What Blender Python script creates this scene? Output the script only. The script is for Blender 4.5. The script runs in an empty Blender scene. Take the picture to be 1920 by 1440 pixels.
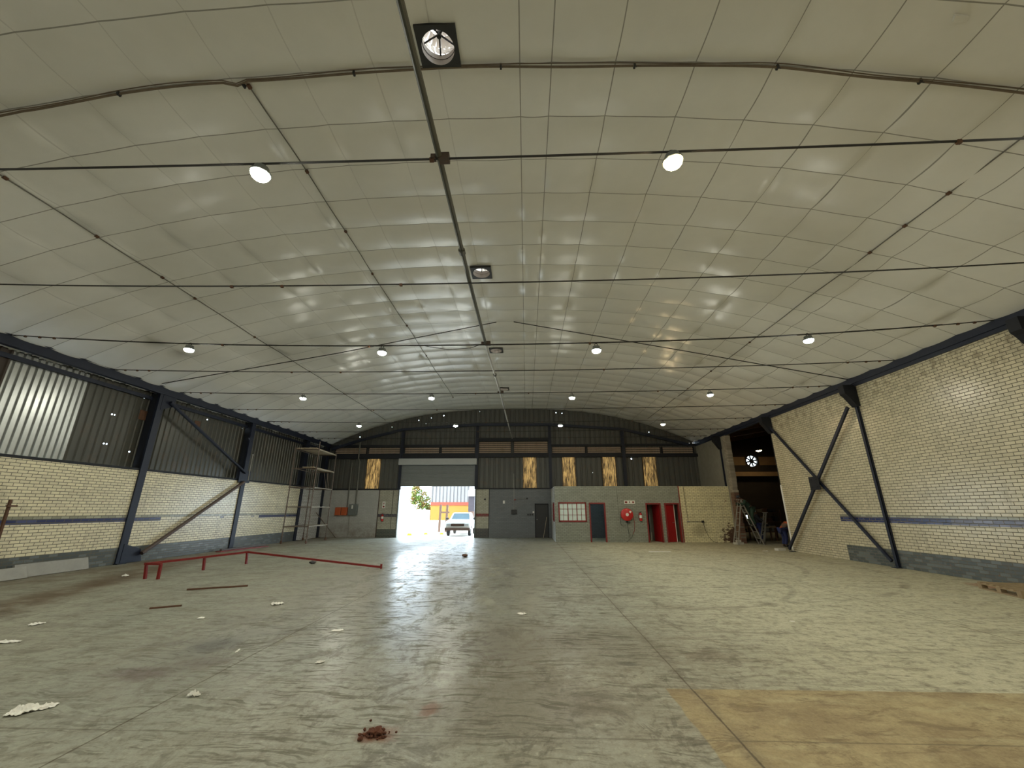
import bpy, bmesh, math, random
from mathutils import Vector, Matrix
from math import sin, cos, pi, sqrt

scene = bpy.context.scene
COL = scene.collection

# ------------------------------------------------------------------ camera
cam_d = bpy.data.cameras.new('camera')
cam = bpy.data.objects.new('camera', cam_d)
COL.objects.link(cam)
cam.location = (0.0, 0.0, 1.70)
cam.rotation_euler = (pi / 2 + 0.3016, 0.0005, 0.0341)
cam_d.sensor_width = 36.0
cam_d.lens = 757.8 * 36.0 / 1920.0
cam_d.clip_end = 400
scene.camera = cam

# ------------------------------------------------------------------ world, sun, exposure
W = bpy.data.worlds.new('world')
scene.world = W
W.use_nodes = True
bg = W.node_tree.nodes['Background']
bg.inputs['Color'].default_value = (0.70, 0.86, 1.0, 1)
bg.inputs['Strength'].default_value = 11.0
sun_d = bpy.data.lights.new('sun', 'SUN')
sun_d.energy = 12.0
sun_d.color = (1.0, 0.95, 0.86)
sun_d.angle = 0.01
sun = bpy.data.objects.new('sun', sun_d)
COL.objects.link(sun)
sun.rotation_euler = Vector((0.55, 0.25, -0.80)).to_track_quat('-Z', 'Y').to_euler()
LAMP = 580.0            # radiance of the high bay lamp lenses
scene.view_settings.view_transform = 'Standard'
scene.view_settings.look = 'None'
scene.view_settings.gamma = 1.0
scene.view_settings.use_curve_mapping = False
scene.view_settings.exposure = 0.0
scene.cycles.max_bounces = 6
scene.cycles.diffuse_bounces = 4
scene.cycles.glossy_bounces = 3
scene.cycles.caustics_reflective = False
scene.cycles.caustics_refractive = False
scene.cycles.adaptive_threshold = 0.06

# ------------------------------------------------------------------ hall dimensions (metres)
XL, XR = -13.43, 11.35          # inner faces of the side walls
Y0, YB = -8.0, 27.42            # rear and gable wall
XC, HW = -1.04, 12.39           # axis and half width of the vaulted ceiling


def zc(x):
    return 8.45 - 2.43 * (abs(x - XC) / HW) ** 2.5


# ------------------------------------------------------------------ helpers
class MB:
    """collects shapes (world coordinates) and links them as ONE mesh object"""
    def __init__(s):
        s.v = []; s.f = []; s.m = []

    def add(s, vs, fs, mi=0):
        n = len(s.v)
        s.v += [Vector(v) for v in vs]
        s.f += [tuple(n + i for i in f) for f in fs]
        s.m += [mi] * len(fs)
        return s

    def box(s, a, b, mi=0, mat=None):
        x0, y0, z0 = a; x1, y1, z1 = b
        vs = [(x0, y0, z0), (x1, y0, z0), (x1, y1, z0), (x0, y1, z0), (x0, y0, z1), (x1, y0, z1), (x1, y1, z1), (x0, y1, z1)]
        if mat is not None:
            vs = [mat @ Vector(v) for v in vs]
        return s.add(vs, [(0, 3, 2, 1), (4, 5, 6, 7), (0, 1, 5, 4), (1, 2, 6, 5), (2, 3, 7, 6), (3, 0, 4, 7)], mi)

    def cbox(s, c, size, rot=None, mi=0):
        h = Vector(size) / 2
        M = Matrix.Translation(Vector(c))
        if rot is not None:
            M = M @ rot.to_4x4()
        return s.box(-h, h, mi, M)

    def bar(s, p, q, w, h, up=(0, 0, 1), mi=0):
        """rectangular bar from p to q"""
        p = Vector(p); q = Vector(q); d = (q - p)
        L = d.length; d.normalize(); u = Vector(up)
        if abs(d.dot(u)) > 0.98:
            u = Vector((0, 1, 0))
        r = d.cross(u).normalized(); u = r.cross(d)
        M = Matrix((r, d, u)).transposed().to_4x4()
        return s.box((-w / 2, 0, -h / 2), (w / 2, L, h / 2), mi, Matrix.Translation(p) @ M)

    def tube(s, pts, r, n=8, mi=0, closed=False):
        pts = [Vector(p) for p in pts]
        rs = r if isinstance(r, (list, tuple)) else [r] * len(pts)
        N = len(pts); vs = []; fs = []
        t0 = (pts[1] - pts[0]).normalized()
        ref = Vector((0, 0, 1)) if abs(t0.z) < 0.9 else Vector((0, 1, 0))
        for i, p in enumerate(pts):
            if closed:
                t = pts[(i + 1) % N] - pts[i - 1]
            else:
                t = pts[min(i + 1, N - 1)] - pts[max(i - 1, 0)]
            t.normalize()
            a = t.cross(ref).normalized(); b = a.cross(t)
            for k in range(n):
                an = 2 * pi * k / n
                vs.append(p + (a * cos(an) + b * sin(an)) * rs[i])
        for i in range(N if closed else N - 1):
            j = (i + 1) % N
            for k in range(n):
                k2 = (k + 1) % n
                fs.append((i * n + k, j * n + k, j * n + k2, i * n + k2))
        if not closed:
            fs.append(tuple(range(n))); fs.append(tuple((N - 1) * n + k for k in reversed(range(n))))
        return s.add(vs, fs, mi)

    def lathe(s, c, prof, n=24, axis='Z', mi=0, cap=False):
        """prof: list of (radius, height)"""
        vs = []; fs = []; c = Vector(c)
        for r, h in prof:
            for k in range(n):
                a = 2 * pi * k / n
                if axis == 'Z': v = Vector((r * cos(a), r * sin(a), h))
                elif axis == 'Y': v = Vector((r * cos(a), h, r * sin(a)))
                else: v = Vector((h, r * cos(a), r * sin(a)))
                vs.append(c + v)
        for i in range(len(prof) - 1):
            for k in range(n):
                k2 = (k + 1) % n
                fs.append((i * n + k, i * n + k2, (i + 1) * n + k2, (i + 1) * n + k))
        if cap:
            fs.append(tuple(range(n))); fs.append(tuple((len(prof) - 1) * n + k for k in range(n)))
        return s.add(vs, fs, mi)

    def prism(s, poly, axis, a, b, mi=0):
        """polygon (u,v) pulled along an axis from a to b"""
        def P(u, v, w):
            return {'X': (w, u, v), 'Y': (u, w, v), 'Z': (u, v, w)}[axis]
        n = len(poly)
        vs = [P(u, v, a) for u, v in poly] + [P(u, v, b) for u, v in poly]
        fs = [tuple(range(n)), tuple(reversed(range(n, 2 * n)))]
        fs += [(i, i + n, (i + 1) % n + n, (i + 1) % n) for i in range(n)]
        return s.add(vs, fs, mi)

    def ball(s, c, r, sub=2, sc=(1, 1, 1), jit=0.0, rng=None, mi=0):
        bm = bmesh.new()
        bmesh.ops.create_icosphere(bm, subdivisions=sub, radius=1)
        vs = []
        for v in bm.verts:
            k = 1 + (rng.uniform(-jit, jit) if rng else 0)
            vs.append((c[0] + v.co.x * r * sc[0] * k, c[1] + v.co.y * r * sc[1] * k, c[2] + v.co.z * r * sc[2] * k))
        fs = [tuple(v.index for v in f.verts) for f in bm.faces]
        bm.free()
        return s.add(vs, fs, mi)

    def build(s, name, mats, parent=None, smooth=False, at=None, bevel=0.0):
        me = bpy.data.meshes.new(name)
        if parent is not None:
            off = parent['_w'] if '_w' in parent else (0, 0, 0)
            off = Vector(off)
        elif at is not None:
            off = Vector(at)
        else:
            xs = [v.x for v in s.v]; ys = [v.y for v in s.v]; zs = [v.z for v in s.v]
            off = Vector(((min(xs) + max(xs)) / 2, (min(ys) + max(ys)) / 2, min(zs)))
        me.from_pydata([v - off for v in s.v], [], s.f)
        mats = mats if isinstance(mats, (list, tuple)) else [mats]
        for m in mats:
            me.materials.append(m)
        me.polygons.foreach_set('material_index', s.m)
        bm = bmesh.new(); bm.from_mesh(me)
        bmesh.ops.recalc_face_normals(bm, faces=bm.faces)
        bm.to_mesh(me); bm.free()
        if smooth:
            me.polygons.foreach_set('use_smooth', [True] * len(me.polygons))
        me.update()
        o = bpy.data.objects.new(name, me)
        COL.objects.link(o)
        if parent is not None:
            o.parent = parent
            o['_w'] = tuple(off)
        else:
            o.location = off
            o['_w'] = tuple(off)
        if bevel:
            b = o.modifiers.new('bevel', 'BEVEL'); b.width = bevel; b.segments = 2; b.limit_method = 'ANGLE'
        if smooth:
            e = o.modifiers.new('edges', 'EDGE_SPLIT'); e.split_angle = 0.7
        return o


def root(name, loc):
    o = bpy.data.objects.new(name, None)
    COL.objects.link(o)
    o.location = loc
    o.empty_display_size = 0.1
    o['_w'] = tuple(loc)
    return o


def tag(o, label, cat, group=None, kind=None):
    o['label'] = label
    o['category'] = cat
    if group: o['group'] = group
    if kind: o['kind'] = kind
    return o


def struct(o):
    o['kind'] = 'structure'
    return o


def copy_tree(o, loc):
    """a copy of a thing, its parts and their sub-parts; mesh data is shared"""
    def cp(src, par):
        c = src.copy(); COL.objects.link(c)
        if par is not None: c.parent = par
        for ch in list(src.children): cp(ch, c)
        return c
    c = cp(o, None)
    c.location = loc
    return c


# ------------------------------------------------------------------ materials
class NT:
    def __init__(s, name):
        s.m = bpy.data.materials.new(name); s.m.use_nodes = True
        s.t = s.m.node_tree; s.n = s.t.nodes; s.l = s.t.links
        s.bsdf = s.n['Principled BSDF']; s.out = s.n['Material Output']
        tc = s.n.new('ShaderNodeTexCoord'); s.obj = tc.outputs['Object']
        g = s.n.new('ShaderNodeNewGeometry'); s.pos = g.outputs['Position']

    def link(s, a, b): s.l.new(a, b)

    def setv(s, sock, v):
        if isinstance(v, bpy.types.NodeSocket): s.l.new(v, sock)
        elif isinstance(v, (tuple, list)) and len(v) == 3 and sock.type == 'RGBA': sock.default_value = (*v, 1)
        else: sock.default_value = v

    def math(s, op, a, b=0.0, c=None, clamp=False):
        n = s.n.new('ShaderNodeMath'); n.operation = op; n.use_clamp = clamp
        s.setv(n.inputs[0], a); s.setv(n.inputs[1], b)
        if c is not None: s.setv(n.inputs[2], c)
        return n.outputs[0]

    def sep(s, v):
        n = s.n.new('ShaderNodeSeparateXYZ'); s.l.new(v, n.inputs[0]); return n.outputs

    def comb(s, x, y, z):
        n = s.n.new('ShaderNodeCombineXYZ')
        for i, v in enumerate((x, y, z)): s.setv(n.inputs[i], v)
        return n.outputs[0]

    def map(s, v, sc=(1, 1, 1), rot=(0, 0, 0), loc=(0, 0, 0)):
        n = s.n.new('ShaderNodeMapping'); s.l.new(v, n.inputs[0])
        n.inputs['Scale'].default_value = sc; n.inputs['Rotation'].default_value = rot; n.inputs['Location'].default_value = loc
        return n.outputs[0]

    def noise(s, v, scale, detail=4, rough=0.55, dist=0.0):
        n = s.n.new('ShaderNodeTexNoise'); s.l.new(v, n.inputs['Vector'])
        n.inputs['Scale'].default_value = scale; n.inputs['Detail'].default_value = detail
        n.inputs['Roughness'].default_value = rough; n.inputs['Distortion'].default_value = dist
        return n.outputs['Fac']

    def vor(s, v, scale, feature='DISTANCE_TO_EDGE'):
        n = s.n.new('ShaderNodeTexVoronoi'); n.feature = feature; s.l.new(v, n.inputs['Vector'])
        n.inputs['Scale'].default_value = scale
        return n.outputs['Distance']

    def step(s, v, lo, hi):
        """smooth 0..1 between lo and hi (lo may exceed hi)"""
        n = s.n.new('ShaderNodeMapRange'); n.interpolation_type = 'SMOOTHSTEP'
        s.setv(n.inputs[0], v)
        if lo <= hi:
            n.inputs[1].default_value = lo; n.inputs[2].default_value = hi; n.inputs[3].default_value = 0; n.inputs[4].default_value = 1
        else:
            n.inputs[1].default_value = hi; n.inputs[2].default_value = lo; n.inputs[3].default_value = 1; n.inputs[4].default_value = 0
        return n.outputs[0]

    def mix(s, f, a, b, mode='MIX'):
        n = s.n.new('ShaderNodeMix'); n.data_type = 'RGBA'; n.blend_type = mode
        s.setv(n.inputs[0], f); s.setv(n.inputs[6], a); s.setv(n.inputs[7], b)
        return n.outputs[2]

    def mul(s, *a):
        r = a[0]
        for b in a[1:]: r = s.math('MULTIPLY', r, b)
        return r

    def band(s, v, a, b, soft=0.004):
        return s.mul(s.step(v, a - soft, a + soft), s.step(v, b + soft, b - soft))

    def dist(s, v, p):
        n = s.n.new('ShaderNodeVectorMath'); n.operation = 'DISTANCE'
        s.l.new(v, n.inputs[0]); n.inputs[1].default_value = p
        return n.outputs['Value']

    def bump(s, h, strength=0.3, d=0.01):
        n = s.n.new('ShaderNodeBump'); n.inputs['Strength'].default_value = strength; n.inputs['Distance'].default_value = d
        s.l.new(h, n.inputs['Height']); s.l.new(n.outputs[0], s.bsdf.inputs['Normal'])

    def done(s, col, rough=0.6, spec=0.5, metal=0.0):
        s.setv(s.bsdf.inputs['Base Color'], col)
        s.setv(s.bsdf.inputs['Roughness'], rough)
        s.setv(s.bsdf.inputs['Specular IOR Level'], spec)
        s.setv(s.bsdf.inputs['Metallic'], metal)
        return s.m

    def holes(s, pts):
        """real daylight holes: the sheet is see-through within r of each point"""
        o = None
        for x, y, z, r in pts:
            h = s.math('LESS_THAN', s.dist(s.pos, (x, y, z)), r)
            o = h if o is None else s.math('MAXIMUM', o, h)
        tr = s.n.new('ShaderNodeBsdfTransparent'); mx = s.n.new('ShaderNodeMixShader')
        s.l.new(o, mx.inputs[0]); s.l.new(s.bsdf.outputs[0], mx.inputs[1]); s.l.new(tr.outputs[0], mx.inputs[2])
        s.l.new(mx.outputs[0], s.out.inputs['Surface'])


def paint(name, col, rough=0.5, var=0.25, scale=6.0, spec=0.5, metal=0.0, wear=None, wear_amt=0.5):
    t = NT(name)
    n = t.noise(t.pos, scale, 5, 0.6)
    dark = tuple(c * (1 - var) for c in col); lite = tuple(min(1, c * (1 + var)) for c in col)
    c = t.mix(n, dark, lite)
    if wear is not None:
        w = t.step(t.noise(t.pos, scale * 2.3, 6, 0.7), wear_amt, wear_amt + 0.12)
        c = t.mix(w, c, wear)
    return t.done(c, rough, spec, metal)


def emit(name, col, strength):
    t = NT(name)
    t.bsdf.inputs['Base Color'].default_value = (0.9, 0.9, 0.9, 1)
    t.bsdf.inputs['Emission Color'].default_value = (*col, 1)
    t.bsdf.inputs['Emission Strength'].default_value = strength
    return t.m


def brick(name, axis, bands, base, mortar, rough=0.42, contrast=0.08, dirt=0.35, extra=None, course=0.085, length=0.232):
    """painted brickwork; axis 'X' = wall in the YZ plane, 'Y' = wall in the XZ plane.
    bands: (z0, z1, u0, u1, colour, wear) painted bands on the bricks"""
    t = NT(name)
    x, y, z = t.sep(t.pos)
    u = y if axis == 'X' else x
    vec = t.comb(u, z, 0.0)
    b = t.n.new('ShaderNodeTexBrick')
    t.l.new(vec, b.inputs['Vector'])
    b.inputs['Scale'].default_value = 1.0
    b.inputs['Brick Width'].default_value = length
    b.inputs['Row Height'].default_value = course
    b.inputs['Mortar Size'].default_value = 0.0085
    b.inputs['Mortar Smooth'].default_value = 0.25
    b.inputs['Bias'].default_value = 0.0
    b.inputs['Color1'].default_value = (0, 0, 0, 1); b.inputs['Color2'].default_value = (1, 1, 1, 1)
    b.inputs['Mortar'].default_value = (0.5, 0.5, 0.5, 1)
    tone = t.sep(b.outputs['Color'])[0]
    fac = b.outputs['Fac']
    n1 = t.noise(t.pos, 1.1, 4, 0.6); n2 = t.noise(t.pos, 14, 3, 0.65)
    col = base
    for (z0, z1, u0, u1, c, wear) in bands:
        m = t.mul(t.band(z, z0, z1), t.band(u, u0, u1))
        if wear > 0:
            w = t.step(t.math('ADD', tone, t.mul(n2, 0.15)), 1.02 - wear, 1.10 - wear)
            if wear < 0.8: c = t.mix(t.mul(w, 0.7), c, tuple(k * 1.35 + 0.035 for k in c))
            else: m = t.mul(m, t.math('SUBTRACT', 1.0, t.mul(w, 0.9)))
        col = t.mix(m, col, c)
    k = t.math('ADD', 1 - contrast, t.mul(tone, contrast * 2))
    k = t.mul(k, t.math('ADD', 0.82, t.mul(n1, 0.36)))
    k = t.mul(k, t.math('ADD', 0.9, t.mul(n2, 0.2)))
    kk = t.comb(k, k, k)
    col = t.mix(1.0, col, kk, 'MULTIPLY')
    col = t.mix(t.mul(fac, 0.95), col, mortar)
    # grime: streaks that run down, chips showing the clay
    st = t.noise(t.map(vec, (2.2, 0.35, 1)), 2.0, 4, 0.7)
    col = t.mix(t.mul(t.step(st, 0.52, 0.75), dirt), col, (0.16, 0.13, 0.09))
    chip = t.step(t.noise(t.pos, 7.0, 3, 0.5), 0.735, 0.76)
    col = t.mix(t.mul(chip, 0.8), col, (0.20, 0.10, 0.06))
    if extra: col = extra(t, col, u, z)
    h = t.math('SUBTRACT', 1.0, fac)
    t.bump(h, 0.5, 0.006)
    rg = t.math('ADD', rough, t.mul(fac, 0.35))
    return t.done(col, rg, 0.5)


def sheet(name, col, rough, var, holes=None, spec=0.5, rust=0.15, translucent=0.0, metal=0.0):
    t = NT(name)
    x, y, z = t.sep(t.pos)
    st = t.noise(t.map(t.pos, (6, 6, 0.5)), 1.6, 5, 0.65)
    n = t.noise(t.pos, 2.5, 4, 0.6)
    c = t.mix(st, tuple(k * (1 - var) for k in col), tuple(k * (1 + var) for k in col))
    c = t.mix(t.mul(t.step(n, 0.5, 0.8), rust), c, (0.16, 0.08, 0.035))
    m = t.done(c, rough, spec, metal)
    if translucent:
        tr = t.n.new('ShaderNodeBsdfTranslucent'); mx = t.n.new('ShaderNodeMixShader')
        t.setv(tr.inputs[0], c)
        mx.inputs[0].default_value = translucent
        t.l.new(t.bsdf.outputs[0], mx.inputs[1]); t.l.new(tr.outputs[0], mx.inputs[2])
        t.l.new(mx.outputs[0], t.out.inputs['Surface'])
    if holes: t.holes(holes)
    return m


CREAM = (0.76, 0.69, 0.49)
NAVY = (0.022, 0.030, 0.062)
M = {}
M['navy'] = paint('navy_steel', (0.010, 0.014, 0.030), 0.5, 0.3, 5, 0.4)
M['black'] = paint('black_steel', (0.010, 0.011, 0.015), 0.6, 0.3, 6, 0.35)
M['rust_pipe'] = paint('brown_pipe', (0.075, 0.050, 0.040), 0.5, 0.4, 7, 0.5, wear=(0.16, 0.075, 0.035), wear_amt=0.58)
M['rust'] = paint('rusty_steel', (0.10, 0.045, 0.022), 0.75, 0.45, 12)
M['red'] = paint('red_paint', (0.20, 0.012, 0.012), 0.45, 0.3, 9, wear=(0.09, 0.02, 0.015), wear_amt=0.6)
M['door_red'] = paint('door_red', (0.30, 0.012, 0.014), 0.4, 0.2, 4)
M['frame_red'] = paint('frame_red', (0.20, 0.018, 0.016), 0.5, 0.3, 6)
M['reel_red'] = paint('reel_red', (0.48, 0.018, 0.018), 0.35, 0.15, 6)
M['white'] = paint('white_paint', (0.72, 0.71, 0.67), 0.5, 0.08, 6)
M['paper'] = paint('paper', (0.80, 0.79, 0.73), 0.8, 0.12, 25)
M['grey'] = paint('grey_enamel', (0.13, 0.145, 0.14), 0.45, 0.15, 6)
M['dark'] = paint('dark_plastic', (0.02, 0.02, 0.021), 0.5, 0.2, 10)
M['orange'] = paint('orange_enamel', (0.42, 0.085, 0.022), 0.45, 0.2, 5)
M['galv'] = paint('galvanised_pipe', (0.33, 0.32, 0.29), 0.42, 0.25, 9, 0.5, 0.4)
M['scaf'] = paint('scaffold_steel', (0.13, 0.095, 0.075), 0.55, 0.45, 9, wear=(0.36, 0.33, 0.28), wear_amt=0.60)
M['scaf_pale'] = paint('scaffold_pale', (0.42, 0.38, 0.32), 0.55, 0.25, 9)
M['plank'] = paint('scaffold_plank', (0.46, 0.38, 0.27), 0.7, 0.3, 8)
M['timber'] = paint('pallet_timber', (0.30, 0.22, 0.13), 0.8, 0.35, 9)
M['rod'] = paint('dark_rod', (0.016, 0.014, 0.012), 0.6, 0.3, 8)
M['conduit'] = paint('grey_conduit', (0.13, 0.125, 0.105), 0.55, 0.25, 8)
M['rope'] = paint('brown_cable', (0.14, 0.105, 0.070), 0.7, 0.35, 12)
M['pipe_dark'] = paint('dark_pipe', (0.060, 0.062, 0.050), 0.5, 0.2, 6)
M['shutter'] = paint('roller_grey', (0.20, 0.21, 0.215), 0.45, 0.12, 3)
M['housing'] = paint('housing_grey', (0.36, 0.37, 0.37), 0.45, 0.1, 3)
M['lens_white'] = emit('lamp_lens_white', (0.965, 0.965, 0.835), LAMP)
M['lens_warm'] = emit('lamp_lens_warm', (1.0, 0.74, 0.40), LAMP)
M['lens_small'] = emit('workshop_lamp', (1.0, 0.80, 0.50), 60)
M['clay'] = paint('red_soil', (0.105, 0.038, 0.020), 0.95, 0.5, 18)
M['skin'] = paint('skin', (0.11, 0.060, 0.040), 0.6, 0.1, 8)
M['cloth_green'] = paint('green_cloth', (0.020, 0.045, 0.028), 0.85, 0.3, 14)
M['cloth_dark'] = paint('dark_cloth', (0.020, 0.021, 0.028), 0.85, 0.3, 14)
M['cloth_blue'] = paint('blue_cloth', (0.020, 0.030, 0.11), 0.85, 0.3, 14)
M['cloth_orange'] = paint('orange_cloth', (0.40, 0.075, 0.018), 0.85, 0.2, 14)
M['hair'] = paint('hair', (0.012, 0.010, 0.009), 0.9, 0.2, 20)
M['truck'] = paint('white_truck', (0.78, 0.78, 0.77), 0.3, 0.03, 2)
M['tyre'] = paint('tyre', (0.03, 0.028, 0.026), 0.8, 0.2, 12)
M['glass_blue'] = paint('truck_glass', (0.035, 0.065, 0.085), 0.35, 0.3, 2, 0.1)
M['bark'] = paint('bark', (0.13, 0.085, 0.05), 0.9, 0.4, 12)
M['yellow_wall'] = paint('yellow_wall', (0.20, 0.10, 0.008), 0.8, 0.08, 2)
M['red_band'] = paint('red_band', (0.20, 0.028, 0.012), 0.8, 0.08, 2)
M['plum'] = paint('plum_panel', (0.022, 0.017, 0.024), 0.6, 0.25, 3)
M['brown_frame'] = paint('brown_frame', (0.075, 0.040, 0.024), 0.7, 0.25, 6)
M['yellow'] = paint('yellow_block', (0.72, 0.50, 0.03), 0.7, 0.15, 6)
M['pale_sheet'] = paint('pale_sheet', (0.125, 0.12, 0.118), 0.6, 0.12, 3)
M['pale_wall'] = paint('pale_wall', (0.50, 0.48, 0.45), 0.8, 0.05, 2)
M['yard'] = paint('yard_concrete', (0.58, 0.555, 0.51), 0.85, 0.15, 1.2)
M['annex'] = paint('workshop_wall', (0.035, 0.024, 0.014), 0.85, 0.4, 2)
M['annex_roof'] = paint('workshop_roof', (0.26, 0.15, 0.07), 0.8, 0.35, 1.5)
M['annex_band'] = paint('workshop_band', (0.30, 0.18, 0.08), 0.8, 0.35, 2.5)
M['teal'] = paint('teal_wall', (0.13, 0.24, 0.25), 0.6, 0.15, 3)
M['inner'] = paint('inner_wall', (0.42, 0.41, 0.37), 0.7, 0.2, 2.5)
M['pane'] = paint('frosted_pane', (0.66, 0.78, 0.75), 0.18, 0.14, 3.2, 0.6)
M['board'] = paint('grey_board', (0.33, 0.325, 0.295), 0.8, 0.2, 5)
M['vent'] = paint('vent_metal', (0.34, 0.30, 0.26), 0.4, 0.25, 9)
M['vent_plate'] = paint('vent_plate', (0.014, 0.014, 0.013), 0.55, 0.3, 8)
M['hose_green'] = paint('grey_hose', (0.10, 0.105, 0.085), 0.6, 0.2, 8)
M['block'] = paint('pale_block', (0.55, 0.53, 0.47), 0.85, 0.15, 9)


def raw_end(t, col, u, z):
    """bare red clay where the paint and brick faces broke away at the right-hand end"""
    n = t.noise(t.comb(t.mul(u, 5.0), t.mul(z, 9.0), 0.0), 1.0, 5, 0.7)
    right = t.step(u, 9.9, 11.3)
    low = t.step(z, 1.75, 0.2)
    m = t.step(t.math('ADD', n, t.mul(right, low, 0.38)), 0.70, 0.78)
    m2 = t.mul(m, t.step(u, 9.6, 9.9))
    stain = t.mul(t.step(t.dist(t.pos, (9.45, 23.8, 0.65)), 0.6, 0.05), 0.5)
    col = t.mix(stain, col, (0.17, 0.14, 0.08))
    return t.mix(m2, col, (0.085, 0.045, 0.028))


def low_grime(z0, z1, c, amt):
    def f(t, col, u, z):
        n = t.noise(t.pos, 2.3, 6, 0.7)
        return t.mix(t.mul(t.step(z, z1, z0), t.step(n, 0.3, 0.65), amt), col, c)
    return f


DADO = (0.090, 0.105, 0.105)
BLUE = (0.035, 0.045, 0.125)
OLD = (0.28, 0.275, 0.20)
M['brick_left'] = brick('brick_left', 'X', [
    (-1, 0.517, -50, 24.5, DADO, 0.25), (1.325, 1.46, -50, 15.2, BLUE, 0.05), (1.325, 1.46, 15.2, 20.9, (0.28, 0.28, 0.30), 0.9),
    (1.325, 1.46, 20.9, 24.5, BLUE, 0.1), (1.46, 1.53, -50, 24.5, OLD, 0.2),
    (-1, 4, 24.6, 28, (0.66, 0.66, 0.65), 0)], CREAM, (0.13, 0.115, 0.08), 0.28)
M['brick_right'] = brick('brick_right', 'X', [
    (-1, 0.519, -50, 15.8, DADO, 0.3), (1.30, 1.47, 11.8, 15.8, BLUE, 0.08), (1.30, 1.47, -50, 11.8, (0.11, 0.11, 0.16), 0.45), (1.47, 1.54, -50, 15.8, OLD, 0.3)],  # near stripe paler: wall glare painted into its colour, plus worn bricks
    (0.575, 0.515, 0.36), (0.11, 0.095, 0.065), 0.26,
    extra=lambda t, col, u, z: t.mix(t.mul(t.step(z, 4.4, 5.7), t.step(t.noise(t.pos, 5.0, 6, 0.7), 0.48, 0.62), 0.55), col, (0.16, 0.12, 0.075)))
M['brick_yellow'] = brick('brick_yellow', 'Y', [], (0.72, 0.66, 0.42), (0.22, 0.19, 0.11), 0.5, extra=raw_end)
M['brick_office'] = brick('brick_office', 'Y', [], (0.25, 0.265, 0.225), (0.13, 0.14, 0.115), 0.5, 0.10, 0.12)
M['brick_office_side'] = brick('brick_office_side', 'X', [], (0.46, 0.45, 0.41), (0.24, 0.24, 0.22), 0.5, 0.10, 0.12)
M['brick_grey'] = brick('brick_grey', 'Y', [], (0.145, 0.155, 0.165), (0.12, 0.13, 0.135), 0.55, 0.08, 0.1)
M['brick_pale'] = brick('brick_pale', 'Y', [], (0.42, 0.42, 0.40), (0.33, 0.33, 0.31), 0.5, 0.05, 0.1,
                        extra=low_grime(0.0, 1.4, (0.20, 0.17, 0.13), 0.75))
M['brick_strip'] = brick('brick_strip', 'Y', [(-1, 0.50, -9.7, -8.4, (0.065, 0.080, 0.070), 0), (1.25, 1.45, -9.7, -8.4, (0.035, 0.032, 0.060), 0.2),
                                              (-1, 0.55, -3.4, -2.4, (0.045, 0.045, 0.050), 0), (1.29, 1.47, -3.4, -2.4, (0.20, 0.018, 0.020), 0)],
                         (0.40, 0.385, 0.31), (0.20, 0.185, 0.14), 0.5)
M['plaster'] = paint('grey_plaster', (0.25, 0.235, 0.19), 0.8, 0.25, 3)
M['pier'] = brick('pier_brick', 'X', [(-1, 2.6, 0, 50, (0.15, 0.07, 0.045), 0)], (0.33, 0.29, 0.23), (0.2, 0.17, 0.13), 0.7, 0.2, 0.5)

HOLES_L = [(-13.75, 13.09, 5.45, .012), (-13.75, 13.63, 5.57, .026), (-13.75, 12.68, 4.74, .024), (-13.75, 12.77, 4.74, .020),
           (-13.75, 12.70, 3.77, .022), (-13.75, 12.79, 3.77, .022), (-13.75, 13.63, 3.63, .024), (-13.75, 18.95, 5.48, .035),
           (-13.75, 16.69, 5.43, .022), (-13.75, 18.97, 4.60, .022)]
HOLES_G = [(x, YB + 0.03, z, r * 0.9) for x, z, r in [(-12.80, 5.94, .03), (-11.47, 6.51, .03), (-10.64, 6.78, .025), (-9.28, 7.20, .035), (-7.44, 7.66, .03),
           (-6.55, 7.83, .045), (-6.20, 7.89, .045), (-5.70, 7.98, .04), (-3.17, 8.26, .03), (-2.78, 8.28, .035), (-6.91, 7.42, .025),
           (2.12, 8.12, .03), (2.53, 8.08, .03), (8.36, 6.72, .03), (7.04, 4.94, .06), (10.09, 3.57, .03), (4.41, 4.05, .02), (10.95, 5.92, .06), (11.2, 5.95, .06)]]
M['sheet_left'] = sheet('sheet_left', (0.062, 0.061, 0.049), 0.38, 0.35, HOLES_L, 0.6, 0.25, 0.0, 0.35)
M['sheet_brown'] = sheet('sheet_brown', (0.045, 0.030, 0.020), 0.6, 0.3)
M['sheet_galv'] = sheet('sheet_galv', (0.44, 0.45, 0.43), 0.27, 0.12, None, 0.8, 0.03, 0.0, 0.75)
M['sheet_gable'] = sheet('sheet_gable', (0.085, 0.085, 0.076), 0.5, 0.3, HOLES_G, 0.4, 0.25)
M['vent_dome'] = sheet('vent_dome', (0.80, 0.71, 0.62), 0.5, 0.20, None, 0.3, 0.08, 0.75)
M['louvre'] = sheet('louvre_slat', (0.42, 0.32, 0.24), 0.5, 0.3, None, 0.4, 0.3)


def amber_mat():
    t = NT('amber_sheet')
    st = t.noise(t.map(t.pos, (9, 9, 1.2)), 1.5, 6, 0.7, 0.4)
    c = t.mix(t.step(st, 0.38, 0.68), (0.030, 0.016, 0.006), (0.34, 0.19, 0.06))
    t.done(c, 0.45, 0.4)
    tr = t.n.new('ShaderNodeBsdfTranslucent'); mx = t.n.new('ShaderNodeMixShader')
    t.setv(tr.inputs[0], c); mx.inputs[0].default_value = 0.30
    t.l.new(t.bsdf.outputs[0], mx.inputs[1]); t.l.new(tr.outputs[0], mx.inputs[2]); t.l.new(mx.outputs[0], t.out.inputs['Surface'])
    return t.m


M['amber'] = amber_mat()


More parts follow.
